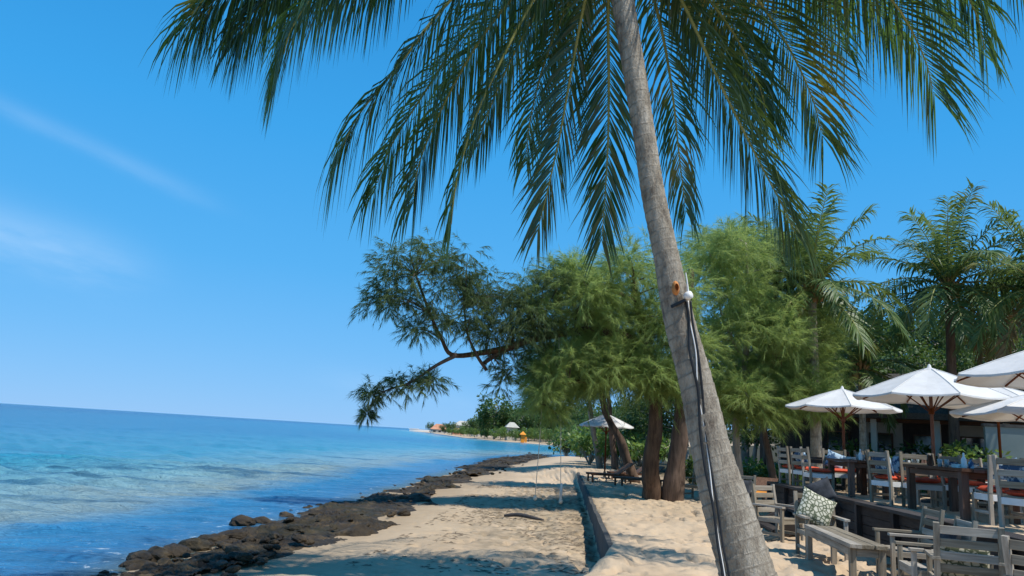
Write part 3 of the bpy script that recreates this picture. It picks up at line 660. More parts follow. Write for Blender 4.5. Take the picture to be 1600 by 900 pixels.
casuarina('casuarina with two thick red brown trunks and a long limb over the beach',
  [([(1019, 785, 22), (1018, 720, 22), (1024, 660, 22), (1022, 590, 22), (1005, 520, 22), (990, 440, 22)], [.30, .235, .21, .18, .14, .08]),
   ([(1047, 785, 22), (1057, 720, 22), (1066, 650, 22.1), (1068, 580, 22.2), (1078, 500, 22.4), (1080, 420, 22.5)], [.33, .26, .225, .19, .14, .07])],
  [([(1010, 545, 22), (960, 520, 21.8), (900, 518, 21.5), (840, 528, 21.2), (789, 546, 21), (752, 570, 20.8)], [.17, .15, .13, .11, .09, .05]),
   ([(800, 542, 21), (760, 550, 20.8), (708, 555, 20.5), (690, 530, 20.4), (672, 490, 20.3), (650, 430, 20.2), (640, 395, 20.2)], [.09, .08, .065, .05, .045, .03, .02]),
   ([(715, 554, 20.5), (680, 572, 20.4), (640, 598, 20.3), (600, 612, 20.2), (572, 640, 20.1)], [.06, .045, .035, .022, .012]),
   ([(760, 578, 20.8), (745, 555, 20.6), (730, 520, 20.6), (725, 480, 20.6)], [.05, .045, .03, .02]),
   ([(1010, 560, 22), (950, 590, 21.6), (880, 600, 21.3), (840, 630, 21.1)], [.1, .07, .05, .02]),
   ([(990, 470, 22), (930, 440, 21.8), (890, 430, 21.6)], [.09, .06, .03])],
  [(1000, 465, 22, 95, 70, 30, .60), (900, 470, 21.5, 80, 50, 22, .52), (930, 555, 22, 105, 48, 24, .55), (1035, 560, 22, 70, 60, 14, .58), (852, 600, 21.2, 30, 62, 14, .36), (960, 590, 22.5, 80, 24, 10, .40), (1050, 595, 22, 50, 28, 7, .42), (880, 425, 21.6, 40, 25, 6, .4)],
  11, NEEDLE, None, 34, 44, .26, .0055)
# the limb's far end has its shade put into darker needle colour: same tree, its own crown part
ct = bpy.data.objects['casuarina_tree']; rg = np.random.default_rng(19); b0 = np.array(ct.location)
cl = ellipsoid_clumps([(800, 500, 21, 60, 30, 16, .45), (715, 480, 20.6, 66, 48, 15, .40), (640, 425, 20.2, 56, 66, 18, .40), (690, 395, 20.3, 45, 22, 7, .36), (600, 465, 20.1, 20, 28, 6, .34), (660, 500, 20.3, 30, 30, 6, .34), (640, 598, 20.3, 45, 16, 8, .30), (590, 618, 20.1, 18, 12, 4, .24), (572, 645, 20.1, 4, 8, 2, .18), (780, 590, 20.9, 20, 22, 3, .26), (735, 430, 20.6, 30, 16, 4, .26), (850, 455, 21.3, 50, 30, 9, .42), (775, 470, 20.9, 50, 26, 9, .36), (735, 520, 20.7, 40, 22, 6, .34), (830, 500, 21.2, 50, 28, 8, .4), (800, 560, 21, 40, 18, 4, .26)], rg)
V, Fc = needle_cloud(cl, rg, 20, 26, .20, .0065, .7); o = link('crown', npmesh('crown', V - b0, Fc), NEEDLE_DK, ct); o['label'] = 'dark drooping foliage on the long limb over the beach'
sk = [P(*q) for q in ((800, 540, 21), (760, 550, 20.8), (708, 555, 20.5), (690, 530, 20.4), (672, 490, 20.3), (650, 430, 20.2), (680, 572, 20.4), (640, 598, 20.3), (600, 612, 20.2), (730, 520, 20.6), (725, 480, 20.6), (840, 528, 21.2))]
tw = twig_tubes(cl, sk, .02); tw.v = [tuple(np.array(q) - b0) for q in tw.v]; tw.build('twigs', BARK, ct)['kind'] = 'stuff'

casuarina('feathery bright green casuarina just behind the leaning palm trunk',
  [([(1160, 735, 24), (1150, 690, 24), (1152, 640, 24), (1165, 560, 24), (1170, 470, 24), (1165, 380, 24)], [.13, .11, .10, .09, .06, .03])], [([(1160, 600, 24), (1200, 540, 24), (1240, 500, 24)], [.06, .04, .02]), ([(1160, 560, 24), (1130, 500, 24), (1120, 440, 24)], [.06, .04, .02])],
  [(1150, 430, 24, 85, 75, 28, .60), (1175, 535, 24, 100, 60, 34, .58), (1130, 605, 24, 60, 45, 14, .5), (1170, 625, 23, 80, 32, 16, .46)], 21, NEEDLE, None, 34, 44, .26, .0055, bark=PALEBARK)
casuarina('casuarina with soft drooping foliage beside the left parasol',
  [([(1215, 730, 25), (1195, 680, 25), (1192, 630, 25), (1205, 540, 25), (1215, 440, 25)], [.13, .11, .10, .08, .03])], [([(1200, 580, 25), (1240, 560, 25), (1270, 560, 25)], [.05, .04, .02])],
  [(1235, 590, 25, 70, 55, 28, .55), (1205, 420, 26, 75, 60, 20, .6), (1255, 510, 26, 55, 60, 18, .56), (1130, 385, 27, 70, 40, 14, .55), (1260, 625, 24, 45, 24, 9, .42)], 22, NEEDLE, None, 34, 44, .26, .0055)
for k, (a, d) in enumerate((((938, 726), 44), ((962, 722), 43), ((994, 735), 30))):
    lab = ['slim pale trunked casuarina left of the far white parasol', 'casuarina trunk standing behind the far white parasol', 'leaning casuarina trunk in front of the far white parasol'][k]
    tx = [922, 952, 945][k]
    casuarina(lab, [([(a[0], a[1], d), ((a[0] + tx) / 2, 690, d), (tx, 640, d), (tx - 4, 580, d), (tx, 540, d)], [.22, .17, .14, .1, .05])], [],
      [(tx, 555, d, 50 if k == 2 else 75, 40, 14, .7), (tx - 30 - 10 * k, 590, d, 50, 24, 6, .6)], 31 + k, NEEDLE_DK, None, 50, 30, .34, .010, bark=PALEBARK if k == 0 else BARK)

# ------------------------------------------------------------------ broadleaf trees of the wood behind
def broad_proto(seed, H, Rc, mat, name='broadleaf_tree', size=.24, n=42, per=110):
    rng = np.random.default_rng(seed); t = thing(name, '', 'tree')
    v = rng.normal(size=(n, 3)); v /= np.linalg.norm(v, axis=1)[:, None]; v *= rng.uniform(.35, 1, (n, 1)) ** .6
    c = np.stack([v[:, 0] * Rc, v[:, 1] * Rc, H * .62 + v[:, 2] * H * .36], 1); c = np.column_stack([c, Rc * .30 * rng.uniform(.7, 1.3, n)])
    tr = [(0, 0, -.3), (.1, .05, H * .2), (-.05, .1, H * .4), (.1, 0, H * .7)]; cc = bez(tr, 20)
    MB().tube(cc, np.linspace(.24, .06, 20), 9).build('trunk', PALEBARK, t, True)
    tw = twig_tubes(c, cc[6:], .05); tw.build('limbs', PALEBARK, t)['kind'] = 'stuff'
    V, Fc = leaf_cloud(c, rng, per, size); link('crown', npmesh('crown', V, Fc), mat, t); return t
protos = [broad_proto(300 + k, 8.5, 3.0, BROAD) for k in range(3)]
for p in protos: remember(p)
BL = [(1120, 38, 9.4, 'dark broadleaf tree of the dense wood behind the parasols')]
spots = [(1100, 44, 1.05), (1165, 41, 1.15), (1235, 43, 1.25), (1300, 40, 1.15), (1350, 44, 1.15), (1395, 37, 1.02), (1440, 42, 1.10), (1500, 38, 1.05), (1550, 42, 1.12), (1598, 35, 1.12), (1650, 38, 1.40), (1700, 34, 1.3), (1330, 34, .75), (1420, 33, .72), (1530, 32, .75), (1610, 30, .85), (1250, 35, .72), (1180, 36, .65), (1060, 42, .75), (1010, 46, .72), (1760, 32, 1.2), (905, 118, .85), (940, 100, .8), (965, 80, .68), (1000, 70, .72), (1035, 62, .72), (1075, 58, .8), (985, 110, .95)]
for k, (px, d, sc) in enumerate(spots):
    p = P(px, 700, d); x, y = p[0], p[1]; z = gz(x, y)
    if k < 3: o = protos[k]; o.location = (x, y, z); o.scale = (sc,) * 3; o.rotation_euler = (0, 0, k)
    else: o = dup(protos[k % 3], (x, y, z), k * 1.3, None, sc)
    tag(o, 'dark broadleaf tree in the dense wood behind the terrace parasols', 'tree', 'broadleaf trees of the wood behind the terrace')

# shrubs under the trees
def shrub_proto(seed, mat):
    rng = np.random.default_rng(seed); t = thing('shrub', '', 'shrub'); n = 12
    c = np.column_stack([rng.normal(0, .35, n), rng.normal(0, .35, n), rng.uniform(.25, 1.0, n), rng.uniform(.2, .36, n)])
    V, Fc = leaf_cloud(c, rng, 60, .17); link('foliage', npmesh('foliage', V, Fc), mat, t)
    mb = MB()
    for q in c: mb.tube([(0, 0, 0), (q[0] * .5, q[1] * .5, q[2] * .6), tuple(q[:3])], [.02, .015, .006], 4)
    mb.build('stem', PALEBARK, t); return remember(t)
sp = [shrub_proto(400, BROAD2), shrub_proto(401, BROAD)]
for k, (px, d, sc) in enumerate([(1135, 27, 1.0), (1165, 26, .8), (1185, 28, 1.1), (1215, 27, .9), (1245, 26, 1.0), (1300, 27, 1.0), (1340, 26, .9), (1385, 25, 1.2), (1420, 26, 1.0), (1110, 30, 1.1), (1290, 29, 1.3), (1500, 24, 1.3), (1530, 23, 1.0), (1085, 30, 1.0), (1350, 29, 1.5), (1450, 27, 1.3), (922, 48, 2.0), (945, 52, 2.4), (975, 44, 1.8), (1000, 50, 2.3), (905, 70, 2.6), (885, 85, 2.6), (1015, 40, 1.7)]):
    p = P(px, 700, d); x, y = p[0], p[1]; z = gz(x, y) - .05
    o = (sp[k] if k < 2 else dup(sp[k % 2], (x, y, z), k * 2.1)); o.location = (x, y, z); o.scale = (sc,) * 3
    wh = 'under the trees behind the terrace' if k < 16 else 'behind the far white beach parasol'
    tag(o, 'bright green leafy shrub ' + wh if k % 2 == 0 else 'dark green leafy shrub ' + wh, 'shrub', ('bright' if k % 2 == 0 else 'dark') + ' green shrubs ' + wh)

# ------------------------------------------------------------------ smaller coconut palms
def far_palm(label, crown, d, nf, fl, seed, mat=PALMB, lean=(0, 0), r=.16, bark=None):
    rr = np.random.default_rng(seed); c = P(*crown, d); bx, by = c[0] + lean[0], c[1] + lean[1]; b = np.array((bx, by, gz(bx, by))); t = thing('coconut_palm', label, 'palm tree', b)
    mid = b * .5 + c * .5 + np.array((lean[0] * .15, 0, 0)); mb, ring, _ = trunk_mesh([np.zeros(3) - (0, 0, .1), mid - b, c - b], [r * 1.25, r, r * .85], 12, .14, .05, seed, 110)
    o = mb.build('trunk', bark or TRUNK, t, True); attr(o.data, 'ring', ring)
    for k in range(nf):
        a = k * 2.39996 + rr.uniform(-.2, .2); e = R_(88 - 122 * (k + .5) / nf + rr.uniform(-6, 6)); l = fl * rr.uniform(.85, 1.1)
        h = np.array((math.cos(a), math.sin(a), 0)); pth = [c]; q = c.copy(); ee = e
        for s_ in range(6):
            q = q + (h * math.cos(ee) + np.array((0, 0, math.sin(ee)))) * l / 6; pth.append(q.copy()); ee -= R_(rr.uniform(11, 17)) * (.36 if e > 1.0 else .62 if e > .45 else .9 if e > .1 else 1.05 if e > -.2 else .6)
        frond(pth, 58, fl * .27, .058, seed * 50 + k, t, DRYFR if k == nf - 1 else mat, b, r0=.04, droop=.60, segs=3, start=.12)
    mb = MB()
    for k in range(7):
        a = k * .9; cc = c - b + np.array((math.cos(a) * .28, math.sin(a) * .28, -.30 - .08 * (k % 2))); mb.lathe([(0, -.14), (.09, -.09), (.115, 0), (.08, .1), (0, .13)], 8, cc)
    mb.build('coconut', DRYST, t, True); mb = MB()
    for k in range(20):
        a = k * 2.4; h = np.array((math.cos(a), math.sin(a), 0)); mb.tube([c - b + (0, 0, -.5 + .03 * k), c - b + h * .2 + (0, 0, -.1 + .03 * k), c - b + h * .4 + (0, 0, .2 + .03 * k)], [.05, .06, .02], 4)
    mb.build('leaf_sheaths', DRYST, t, True); return t
far_palm('coconut palm with arching fronds left of the big white parasol', (1268, 452), 25, 26, 3.3, 61, lean=(.1, .1))
far_palm('coconut palm with upright plume fronds behind the big white parasol', (1482, 448), 27, 30, 3.5, 62, lean=(.0, .2), bark=BARK)
far_palm('coconut palm cut by the right edge of the photo', (1632, 455), 25, 26, 3.5, 63)
far_palm('low coconut palm with yellowing fronds between the two taller palms', (1345, 575), 27, 18, 2.6, 64, r=.12)

# ------------------------------------------------------------------ restaurant building behind the terrace
bl, br = P(1185, 690, 31), P(1660, 690, 25); ax = br - bl; ax[2] = 0; Lb = np.linalg.norm(ax) + 3; th = math.atan2(ax[1], ax[0])
t = thing('restaurant_building', 'low dark thatched restaurant building in the shade behind the terrace', 'building', (bl[0], bl[1], TZ - .05), th)
mb = MB(); z0, z1 = 2.55, 4.3
mb.add([(-1, -1.0, z0), (Lb + 1, -1.0, z0), (Lb + 1, 5.5, z0), (-1, 5.5, z0), (1.2, 2.2, z1), (Lb - 1.2, 2.2, z1), (-1, -1.0, z0 - .22), (Lb + 1, -1.0, z0 - .22), (Lb + 1, 5.5, z0 - .22), (-1, 5.5, z0 - .22)],
  [(0, 1, 5, 4), (1, 2, 5), (2, 3, 4, 5), (3, 0, 4), (6, 7, 1, 0), (7, 8, 2, 1), (8, 9, 3, 2), (9, 6, 0, 3), (9, 8, 7, 6)])
mb.build('roof', THATCH, t)
MB().box((Lb / 2, 2.2, -.1), (Lb, 5.6, .25)).build('floor_slab', CONC, t)
for k in range(7): MB().box((.3 + k * (Lb - .6) / 6, -.35, 1.17), (.20, .20, 2.3)).build('column', PALEWALL if k in (2, 3, 4) else BRNW[2], t)
nb = 8
for k in range(nb):
    x0 = k * Lb / nb; w = Lb / nb; mat = TEAL if k >= 5 else (PALEWALL if k in (2, 4) else DARKW[2])  # dark panels put in for the shade under the roof
    wl = MB().box((x0 + w / 2, 3.0, 1.2), (w - .02, .16, 2.35)).build('wall_panel', mat, t)
    if k in (1, 2, 3, 4):
        MB().box((x0 + w / 2, 2.90, 1.35), (w * .55, .08, 1.1)).build('window', BRNW[0], t)
        MB().box((x0 + w / 2, 2.85, 1.35), (w * .48, .04, .98)).build('pane', GLASS, bpy.data.objects[[o.name for o in bpy.data.objects if o.name.startswith('window')][-1]])
MB().box((Lb / 2, -.35, 2.28), (Lb, .16, .14)).build('beam', BRNW[0], t)

# teal side wall closer to the right
q = P(1580, 700, 23); t = thing('plaster_wall', 'grey teal plaster wall panel at the right behind the terrace', 'wall', (q[0], q[1], TZ), R_(-18))
MB().box((1.0, 0, 1.0), (3.4, .18, 2.0)).build('wall_panel', TEAL, t); MB().box((1.0, 0, 2.05), (3.5, .26, .09)).build('coping', CONC, t)

# ------------------------------------------------------------------ terrace retaining wall and steps
t = thing('timber_retaining_wall', 'dark timber plank wall holding up the sand terrace', 'wall', (E0[0], E0[1], 0), 0)
dirv = np.array((ES, 1.0, 0)); dirv /= np.linalg.norm(dirv); nv = np.array((-dirv[1], dirv[0], 0)); y0, y1 = 4.0, TEND
rgp = np.random.default_rng(8); segs = np.linspace(y0, y1, 6)
for i in range(5):
    for r in range(5):
        a = np.array((edge_x(segs[i] + .01), segs[i] + .01, 0)); b = np.array((edge_x(segs[i + 1] - .01), segs[i + 1] - .01, 0)); z = -.02 + .155 * r + .07
        o_ = nv * (-.02 + rgp.uniform(-.012, .012)); MB().bar(a - (E0[0], E0[1], 0) + o_ + (0, 0, z), b - (E0[0], E0[1], 0) + o_ + (0, 0, z), .05, .145).build('plank', DARKW[1], t)
for i in range(11):
    y = y0 + (y1 - y0) * i / 10; a = np.array((edge_x(y) - E0[0], y - E0[1], 0)) + nv * .055; MB().box(a + (0, 0, .38), (.09, .09, .80)).build('post', DARKW[2], t)
for i in range(5):
    a = np.array((edge_x(segs[i] + .006), segs[i] + .006, TZ + .035)) - (E0[0], E0[1], 0); b = np.array((edge_x(segs[i + 1] - .006), segs[i + 1] - .006, TZ + .035)) - (E0[0], E0[1], 0)
    MB().bar(a + nv * -.06, b + nv * -.06, .34, .055).build('capping_plank', DARKW[1], t, bevel=.006)
e = np.array((edge_x(TEND), TEND, 0)); 
for r in range(5): MB().bar(e - (E0[0], E0[1], 0) + (0.05, .04, -.02 + .155 * r + .07), e - (E0[0], E0[1], 0) + (5.5, .04, -.02 + .155 * r + .07), .05, .145).build('plank', DARKW[0], t)
sx, sy = edge_x(15.2), 15.2
t = thing('wooden_steps', 'dark wooden steps climbing from the sand to the terrace beside the palm', 'steps', (sx, sy, 0), math.atan2(nv[1], nv[0]))
for k in range(4): MB().box((.15 + .30 * (3 - k) * 1.0, 0, .085 + .165 * k), (.34, 1.5, .055)).build('tread', DARKW[1], t, bevel=.005)
for s_ in (-1, 1): MB().bar((.05, s_ * .78, .66), (1.25, s_ * .78, .02), .05, .22).build('stringer', DARKW[0], t)

# ------------------------------------------------------------------ furniture
def slat(name, c, s, mat, t): return MB().box(c, s).build(name, mat, t, bevel=.004)
def make_armchair(label, group):
    t = thing('armchair', label, 'chair', (0, 0, 0), 0, group)
    for sx in (-1, 1):
        mb = MB(); mb.bar((sx * .29, -.27, 0), (sx * .29, -.27, .42), .055, .045, (0, 1, 0)); mb.bar((sx * .29, -.275, .42), (sx * .29, -.37, .98), .055, .045, (0, 1, 0)); mb.build('back_leg', GREYW[2], t)
        slat('front_leg', (sx * .29, .27, .30), (.055, .05, .60), GREYW[2], t)
        slat('armrest', (sx * .30, -.01, .618), (.085, .66, .034), GREYW[1], t)
        slat('side_rail', (sx * .29, 0, .37), (.032, .50, .07), GREYW[1], t); slat('side_stretcher', (sx * .29, 0, .14), (.03, .50, .05), GREYW[1], t)
    for k in range(5): slat('seat_slat', (0, -.20 + k * .112, .415 - .006 * (4 - k)), (.53, .095, .022), GREYW[0], t)
    for k in range(4):
        z = .52 + k * .13; y = -.285 - (z - .42) / .56 * .095; slat('back_slat', (0, y + .01, z), (.526, .022, .085), GREYW[0], t)
    slat('front_rail', (0, .275, .365), (.526, .03, .08), GREYW[0], t); slat('back_rail', (0, -.275, .365), (.526, .03, .08), GREYW[0], t)
    return remember(t)
def pillow(name, label, cat, mat, size, loc, rot, group=None, puff=.5):
    w, h, th = size; n = 12; V = []; f = []
    for sgn in (1, -1):
        o = len(V)
        for i in range(n + 1):
            for j in range(n + 1):
                u, v = i / n * 2 - 1, j / n * 2 - 1; e = max(0, (1 - u ** 4) * (1 - v ** 4)) ** puff; pin = 1 - .07 * (1 - abs(u) ** 2) * abs(v) ** 3; pin2 = 1 - .07 * (1 - abs(v) ** 2) * abs(u) ** 3
                V.append((u * w / 2 * pin2, v * h / 2 * pin, sgn * e * th / 2))
        for i in range(n):
            for j in range(n):
                a = o + i * (n + 1) + j; q = (a, a + n + 1, a + n + 2, a + 1); f.append(q if sgn > 0 else q[::-1])
    o = MB().add(V, f).build(name, mat, None, True); o.location = tuple(loc); o.rotation_euler = rot; return tag(o, label, cat, group)
def face(dx, dy): return math.atan2(dy, dx) - math.pi / 2
def local(o, p): return Matrix.Translation(o.location) @ Matrix.Rotation(o.rotation_euler[2], 4, 'Z') @ Vector(p)
ac = make_armchair('', 'weathered armchairs on the sand below the terrace')
def gp(px, d): 
    p = P(px, 700, d); return (p[0], p[1], gz(p[0], p[1]) - .005)
def back_between(pl, pr, dl, dr):
    """place so that its two back posts come at these pixel columns and distances; returns loc and facing away"""
    a, b = np.array(P(pl, 800, dl))[:2], np.array(P(pr, 800, dr))[:2]; c = (a + b) / 2; d = unit(b - a); n = np.array((-d[1], d[0])); return c, n
ARM = []
def put_armchair(x, y, dx, dy, label, first=False):
    z = gz(x, y) - .01; o = ac if first else dup(ac, (x, y, z), face(dx, dy)); o.location = (x, y, z); o.rotation_euler = (0, 0, face(dx, dy)); o['label'] = label; ARM.append(o); return o
c, n = back_between(1462, 1560, 7.8, 7.6); put_armchair(c[0] + n[0] * .33, c[1] + n[1] * .33, *n, 'armchair seen from behind with a leafy print cushion between its slats', True)
c, n = back_between(1578, 1680, 6.75, 6.35); put_armchair(c[0] + n[0] * .33, c[1] + n[1] * .33, *n, 'armchair cut by the right edge beside the one with leafy cushion')
a1 = P(1262, 840, 11.45); a2 = P(1322, 830, 11.45); a0 = P(1236, 800, 12.4)
cx, cy = (a1[0] + a2[0]) / 2, (a1[1] + a2[1]) / 2; fdir = unit(np.array((a1[0] - a0[0], a1[1] - a0[1])))
put_armchair(cx - fdir[0] * .28, cy - fdir[1] * .28, fdir[0], fdir[1], 'armchair holding a big leafy print cushion at the end of the low table')
q = P(1425, 800, 10.1); put_armchair(q[0] - .1, q[1], -1, .15, 'empty armchair against the timber terrace wall beside the low table')
q = P(1447, 800, 8.6); put_armchair(q[0] + .05, q[1], -1, .25, 'empty armchair nearest the viewer facing the low table')
q = P(1218, 800, 13.6); put_armchair(q[0], q[1], .55, -.85, 'armchair standing behind the one with the big leafy cushion')
q = P(1158, 760, 18.2); put_armchair(q[0], q[1], -.4, -.9, 'shaded armchair just right of the leaning palm trunk')
q = P(1088, 760, 23.0); put_armchair(q[0], q[1], -.7, -.7, 'armchair beyond the trunks of the double casuarina')
# cushions on the armchairs
p = local(ARM[2], (.02, -.17, .73)); pillow('cushion', 'big cream and green leafy print cushion leaning on an armchair back', 'cushion', PATT, (.56, .52, .18), p, (R_(72), R_(24), ARM[2].rotation_euler[2] + math.pi))
p = local(ARM[2], (-.12, -.36, 1.0)); pillow('cushion', 'charcoal cushion behind the big leafy print cushion', 'cushion', DARKC, (.42, .36, .14), p, (R_(78), R_(-24), ARM[2].rotation_euler[2] + math.pi))
p = local(ARM[0], (-.02, -.14, .60)); pillow('cushion', 'leafy print cushion seen through the slats of the nearest chair back', 'cushion', PATT, (.50, .40, .16), p, (R_(75), 0, ARM[0].rotation_euler[2] + math.pi))
p = local(ARM[1], (-.1, .05, .52)); pillow('cushion', 'green print cushion on the armchair at the right edge', 'cushion', PATT, (.46, .40, .15), p, (R_(30), 0, ARM[1].rotation_euler[2] + math.pi))
p = local(ARM[4], (0, -.16, .68)); pillow('cushion', 'dark blue cushion on the armchair facing the low table', 'cushion', DARKC, (.46, .40, .15), p, (R_(72), 0, ARM[4].rotation_euler[2] + math.pi))
p = local(ARM[6], (0, -.14, .66)); pillow('cushion', 'charcoal cushion on the shaded armchair by the palm trunk', 'cushion', DARKC, (.48, .42, .15), p, (R_(72), 0, ARM[6].rotation_euler[2] + math.pi))

def make_table(name, label, cat, loc, rz, L, Wd, H, mats, leg=.08, planks=4, thick=.045, round_end=False, group=None):
    t = thing(name, label, cat, loc, rz, group); w = Wd / planks
    for k in range(planks): slat('plank', (-Wd / 2 + w * (k + .5), 0, H - thick / 2 - .002 * (k % 2)), (w - .008, L - (.05 * (k % 2) if round_end else 0), thick), mats[1], t)
    for sx in (-1, 1):
        for sy in (-1, 1): slat('leg', (sx * (Wd / 2 - leg * .75), sy * (L / 2 - leg * 1.2), (H - thick) / 2), (leg, leg, H - thick), mats[2], t)
        slat('apron', (sx * (Wd / 2 - leg * .5), 0, H - thick - .055), (.03, L - leg * 3.6, .09), mats[1], t)
    for sy in (-1, 1): slat('end_apron', (0, sy * (L / 2 - leg * 1.1), H - thick - .055), (Wd - leg * 2.6, .03, .09), mats[0], t)
    return t
q0, q1 = P(1281, 850, 11.2), P(1358, 850, 9.1); mid = (q0 + q1) / 2; dv = q1 - q0
make_table('low_table', 'long low weathered plank table between the armchairs on the sand', 'table', (mid[0], mid[1], gz(mid[0], mid[1])), face(dv[0], dv[1]), np.hypot(dv[0], dv[1]), .46, .53, GREYW, .075, 3, .05, True)

# terrace tables, chairs, cushions
def tz(x, y): return gz(x, y)
a, b = G(1424, 795, TZ), G(1508, 813, TZ); dv = b - a; L1 = np.hypot(dv[0], dv[1]) + .25; nrm = unit(np.array((-dv[1], dv[0]))) 
if nrm[0] < 0: nrm = -nrm
mid = (a + b) / 2 + np.array((nrm[0], nrm[1], 0)) * .36
T1 = make_table('dining_table', 'heavy brown dining table nearest on the terrace under the big parasol', 'table', (mid[0], mid[1], tz(mid[0], mid[1])), face(dv[0], dv[1]), L1, .86, .76, BRNW, .11, 5, .05)
a, b = G(1325, 776, TZ), G(1343, 781, TZ); 
T2 = make_table('dining_table', 'brown dining table behind the charcoal chairs near the left parasol', 'table', (a[0] + .45, a[1] + .5, tz(a[0], a[1])), face(.1, 1), 1.5, .86, .76, BRNW, .11, 5, .05)
a = G(1214, 752, TZ); T3 = make_table('dining_table', 'dark dining table at the far left end of the terrace', 'table', (a[0] + .9, a[1] - 1.4, tz(a[0], a[1])), face(.35, 1), 1.7, .86, .78, DARKW, .11, 5, .05)
def make_chair():
    t = thing('dining_chair', '', 'chair', (0, 0, 0), 0, 'dining chairs on the sand terrace')
    for sx in (-1, 1):
        mb = MB(); mb.bar((sx * .25, -.23, 0), (sx * .25, -.23, .45), .05, .045, (0, 1, 0)); mb.bar((sx * .25, -.235, .45), (sx * .25, -.29, .98), .05, .045, (0, 1, 0)); mb.build('back_leg', GREYW[2], t)
        slat('front_leg', (sx * .25, .23, .215), (.05, .05, .43), GREYW[2], t); slat('side_rail', (sx * .25, 0, .38), (.03, .42, .09), WHITE, t); slat('side_stretcher', (sx * .25, 0, .17), (.028, .42, .04), GREYW[1], t)
    for k in range(4): slat('seat_slat', (0, -.165 + k * .118, .44), (.44, .105, .022), GREYW[0], t)
    for k in range(3):
        z = .60 + k * .15; slat('back_slat', (0, -.24 - (z - .45) * .1, z), (.45, .022, .085), GREYW[0], t)
    slat('front_rail', (0, .235, .38), (.45, .03, .09), WHITE, t); slat('back_rail', (0, -.235, .38), (.45, .03, .09), WHITE, t); return remember(t)
dc = make_chair(); DC = []
def put_chair(x, y, dx, dy, label):
    o = dc if not DC else dup(dc, (0, 0, 0), 0); o.location = (x, y, tz(x, y) - .005); o.rotation_euler = (0, 0, face(dx, dy)); o['label'] = label; DC.append(o)
    return o
def seat_cushion(ch, label, mat=REDC):
    p = local(ch, (0, .01, .495)); pillow('seat_cushion', label, 'cushion', mat, (.46, .44, .09), p, (0, 0, ch.rotation_euler[2]), 'seat cushions on the terrace dining chairs', .3)
def back_pillow(ch, label, mat=BLUEC, dx=0, tilt=0):
    p = local(ch, (dx, -.16, .72)); pillow('throw_pillow', label, 'pillow', mat, (.42, .40, .14), p, (R_(74), R_(tilt), ch.rotation_euler[2] + math.pi), 'throw pillows on the terrace chairs')
CH = [
 ((1354, 1400, 14.0, 13.3), 'dining chair seen from behind at the left of the nearest heavy table', 'red orange seat cushion left of the nearest heavy table', 'blue print pillow on the chair left of the nearest heavy table'),
 ((1560, 1622, 10.0, 9.5), 'dining chair nearest the right edge on the terrace, seen from behind', 'orange seat cushion on the terrace chair at the right edge', 'blue print pillow on the terrace chair at the right edge'),
]
for (pl, pr, dl, dr), l1, l2, l3 in CH:
    c, n = back_between(pl, pr, dl, dr); ch = put_chair(c[0] + n[0] * .25, c[1] + n[1] * .25, *n, l1); seat_cushion(ch, l2); back_pillow(ch, l3)
X1, Y1 = mid[0], mid[1]; u1 = unit(np.array((dv[0], dv[1])) if False else np.array((b[0] - a[0] if False else 0.0, 1.0)))
def side_chairs(T, offs, labs, dist=.72, pil=True):
    rz = T.rotation_euler[2]; ux = np.array((math.cos(rz), math.sin(rz))); uy = np.array((-math.sin(rz), math.cos(rz))); loc = np.array(T.location)[:2]
    for (sx, sy), lab in zip(offs, labs):
        if sx: p = loc + ux * sx * dist + uy * sy; f = -ux * sx
        else: p = loc + uy * sy; f = -uy * np.sign(sy)
        ch = put_chair(p[0], p[1], f[0], f[1], lab[0]); seat_cushion(ch, lab[1])
        if pil and lab[2]: back_pillow(ch, lab[2], BLUEC, .02, 20 if 'tilted' in lab[2] else 0)
rz1 = T1.rotation_euler[2]; sgn = 1 if math.cos(rz1) > 0 else -1
side_chairs(T1, [(sgn, .40), (sgn, -.40), (0, 1.25), (0, -1.30)], [
 ('dining chair tucked under the far side of the nearest heavy table, right one', 'red seat cushion across the nearest table, right one', 'blue print pillow across the nearest table, right one'),
 ('dining chair tucked under the far side of the nearest heavy table, left one', 'red seat cushion across the nearest table, left one', 'blue print pillow across the nearest table, left one'),
 ('dining chair at one short end of the nearest heavy table', 'red seat cushion at one short end of the nearest table', 'tilted blue print pillow at one short end of the nearest table'),
 ('dining chair at the other short end of the nearest heavy table', 'red seat cushion at the other short end of the nearest table', None)], .80)
side_chairs(T2, [(1, .35), (-1, .1), (0, 1.2)], [
 ('dining chair on the far side of the middle brown table', 'red seat cushion on the far side of the middle table', 'blue print pillow on the far side of the middle table'),
 ('dining chair on the beach side of the middle brown table', 'red seat cushion on the beach side of the middle table', None),
 ('dining chair at the far end of the middle brown table', 'red seat cushion at the far end of the middle table', 'tilted blue print pillow at the far end of the middle table')], .80)
side_chairs(T3, [(1, .4), (1, -.4), (-1, 0)], [
 ('dining chair behind the far left dark table, farther one', 'red seat cushion behind the far left table, farther one', 'blue print pillow behind the far left table, farther one'),
 ('dining chair behind the far left dark table, nearer one', 'red seat cushion behind the far left table, nearer one', 'blue print pillow behind the far left table, nearer one'),
 ('dining chair on the beach side of the far left dark table', 'red seat cushion on the beach side of the far left table', None)], .80)
X4 = []
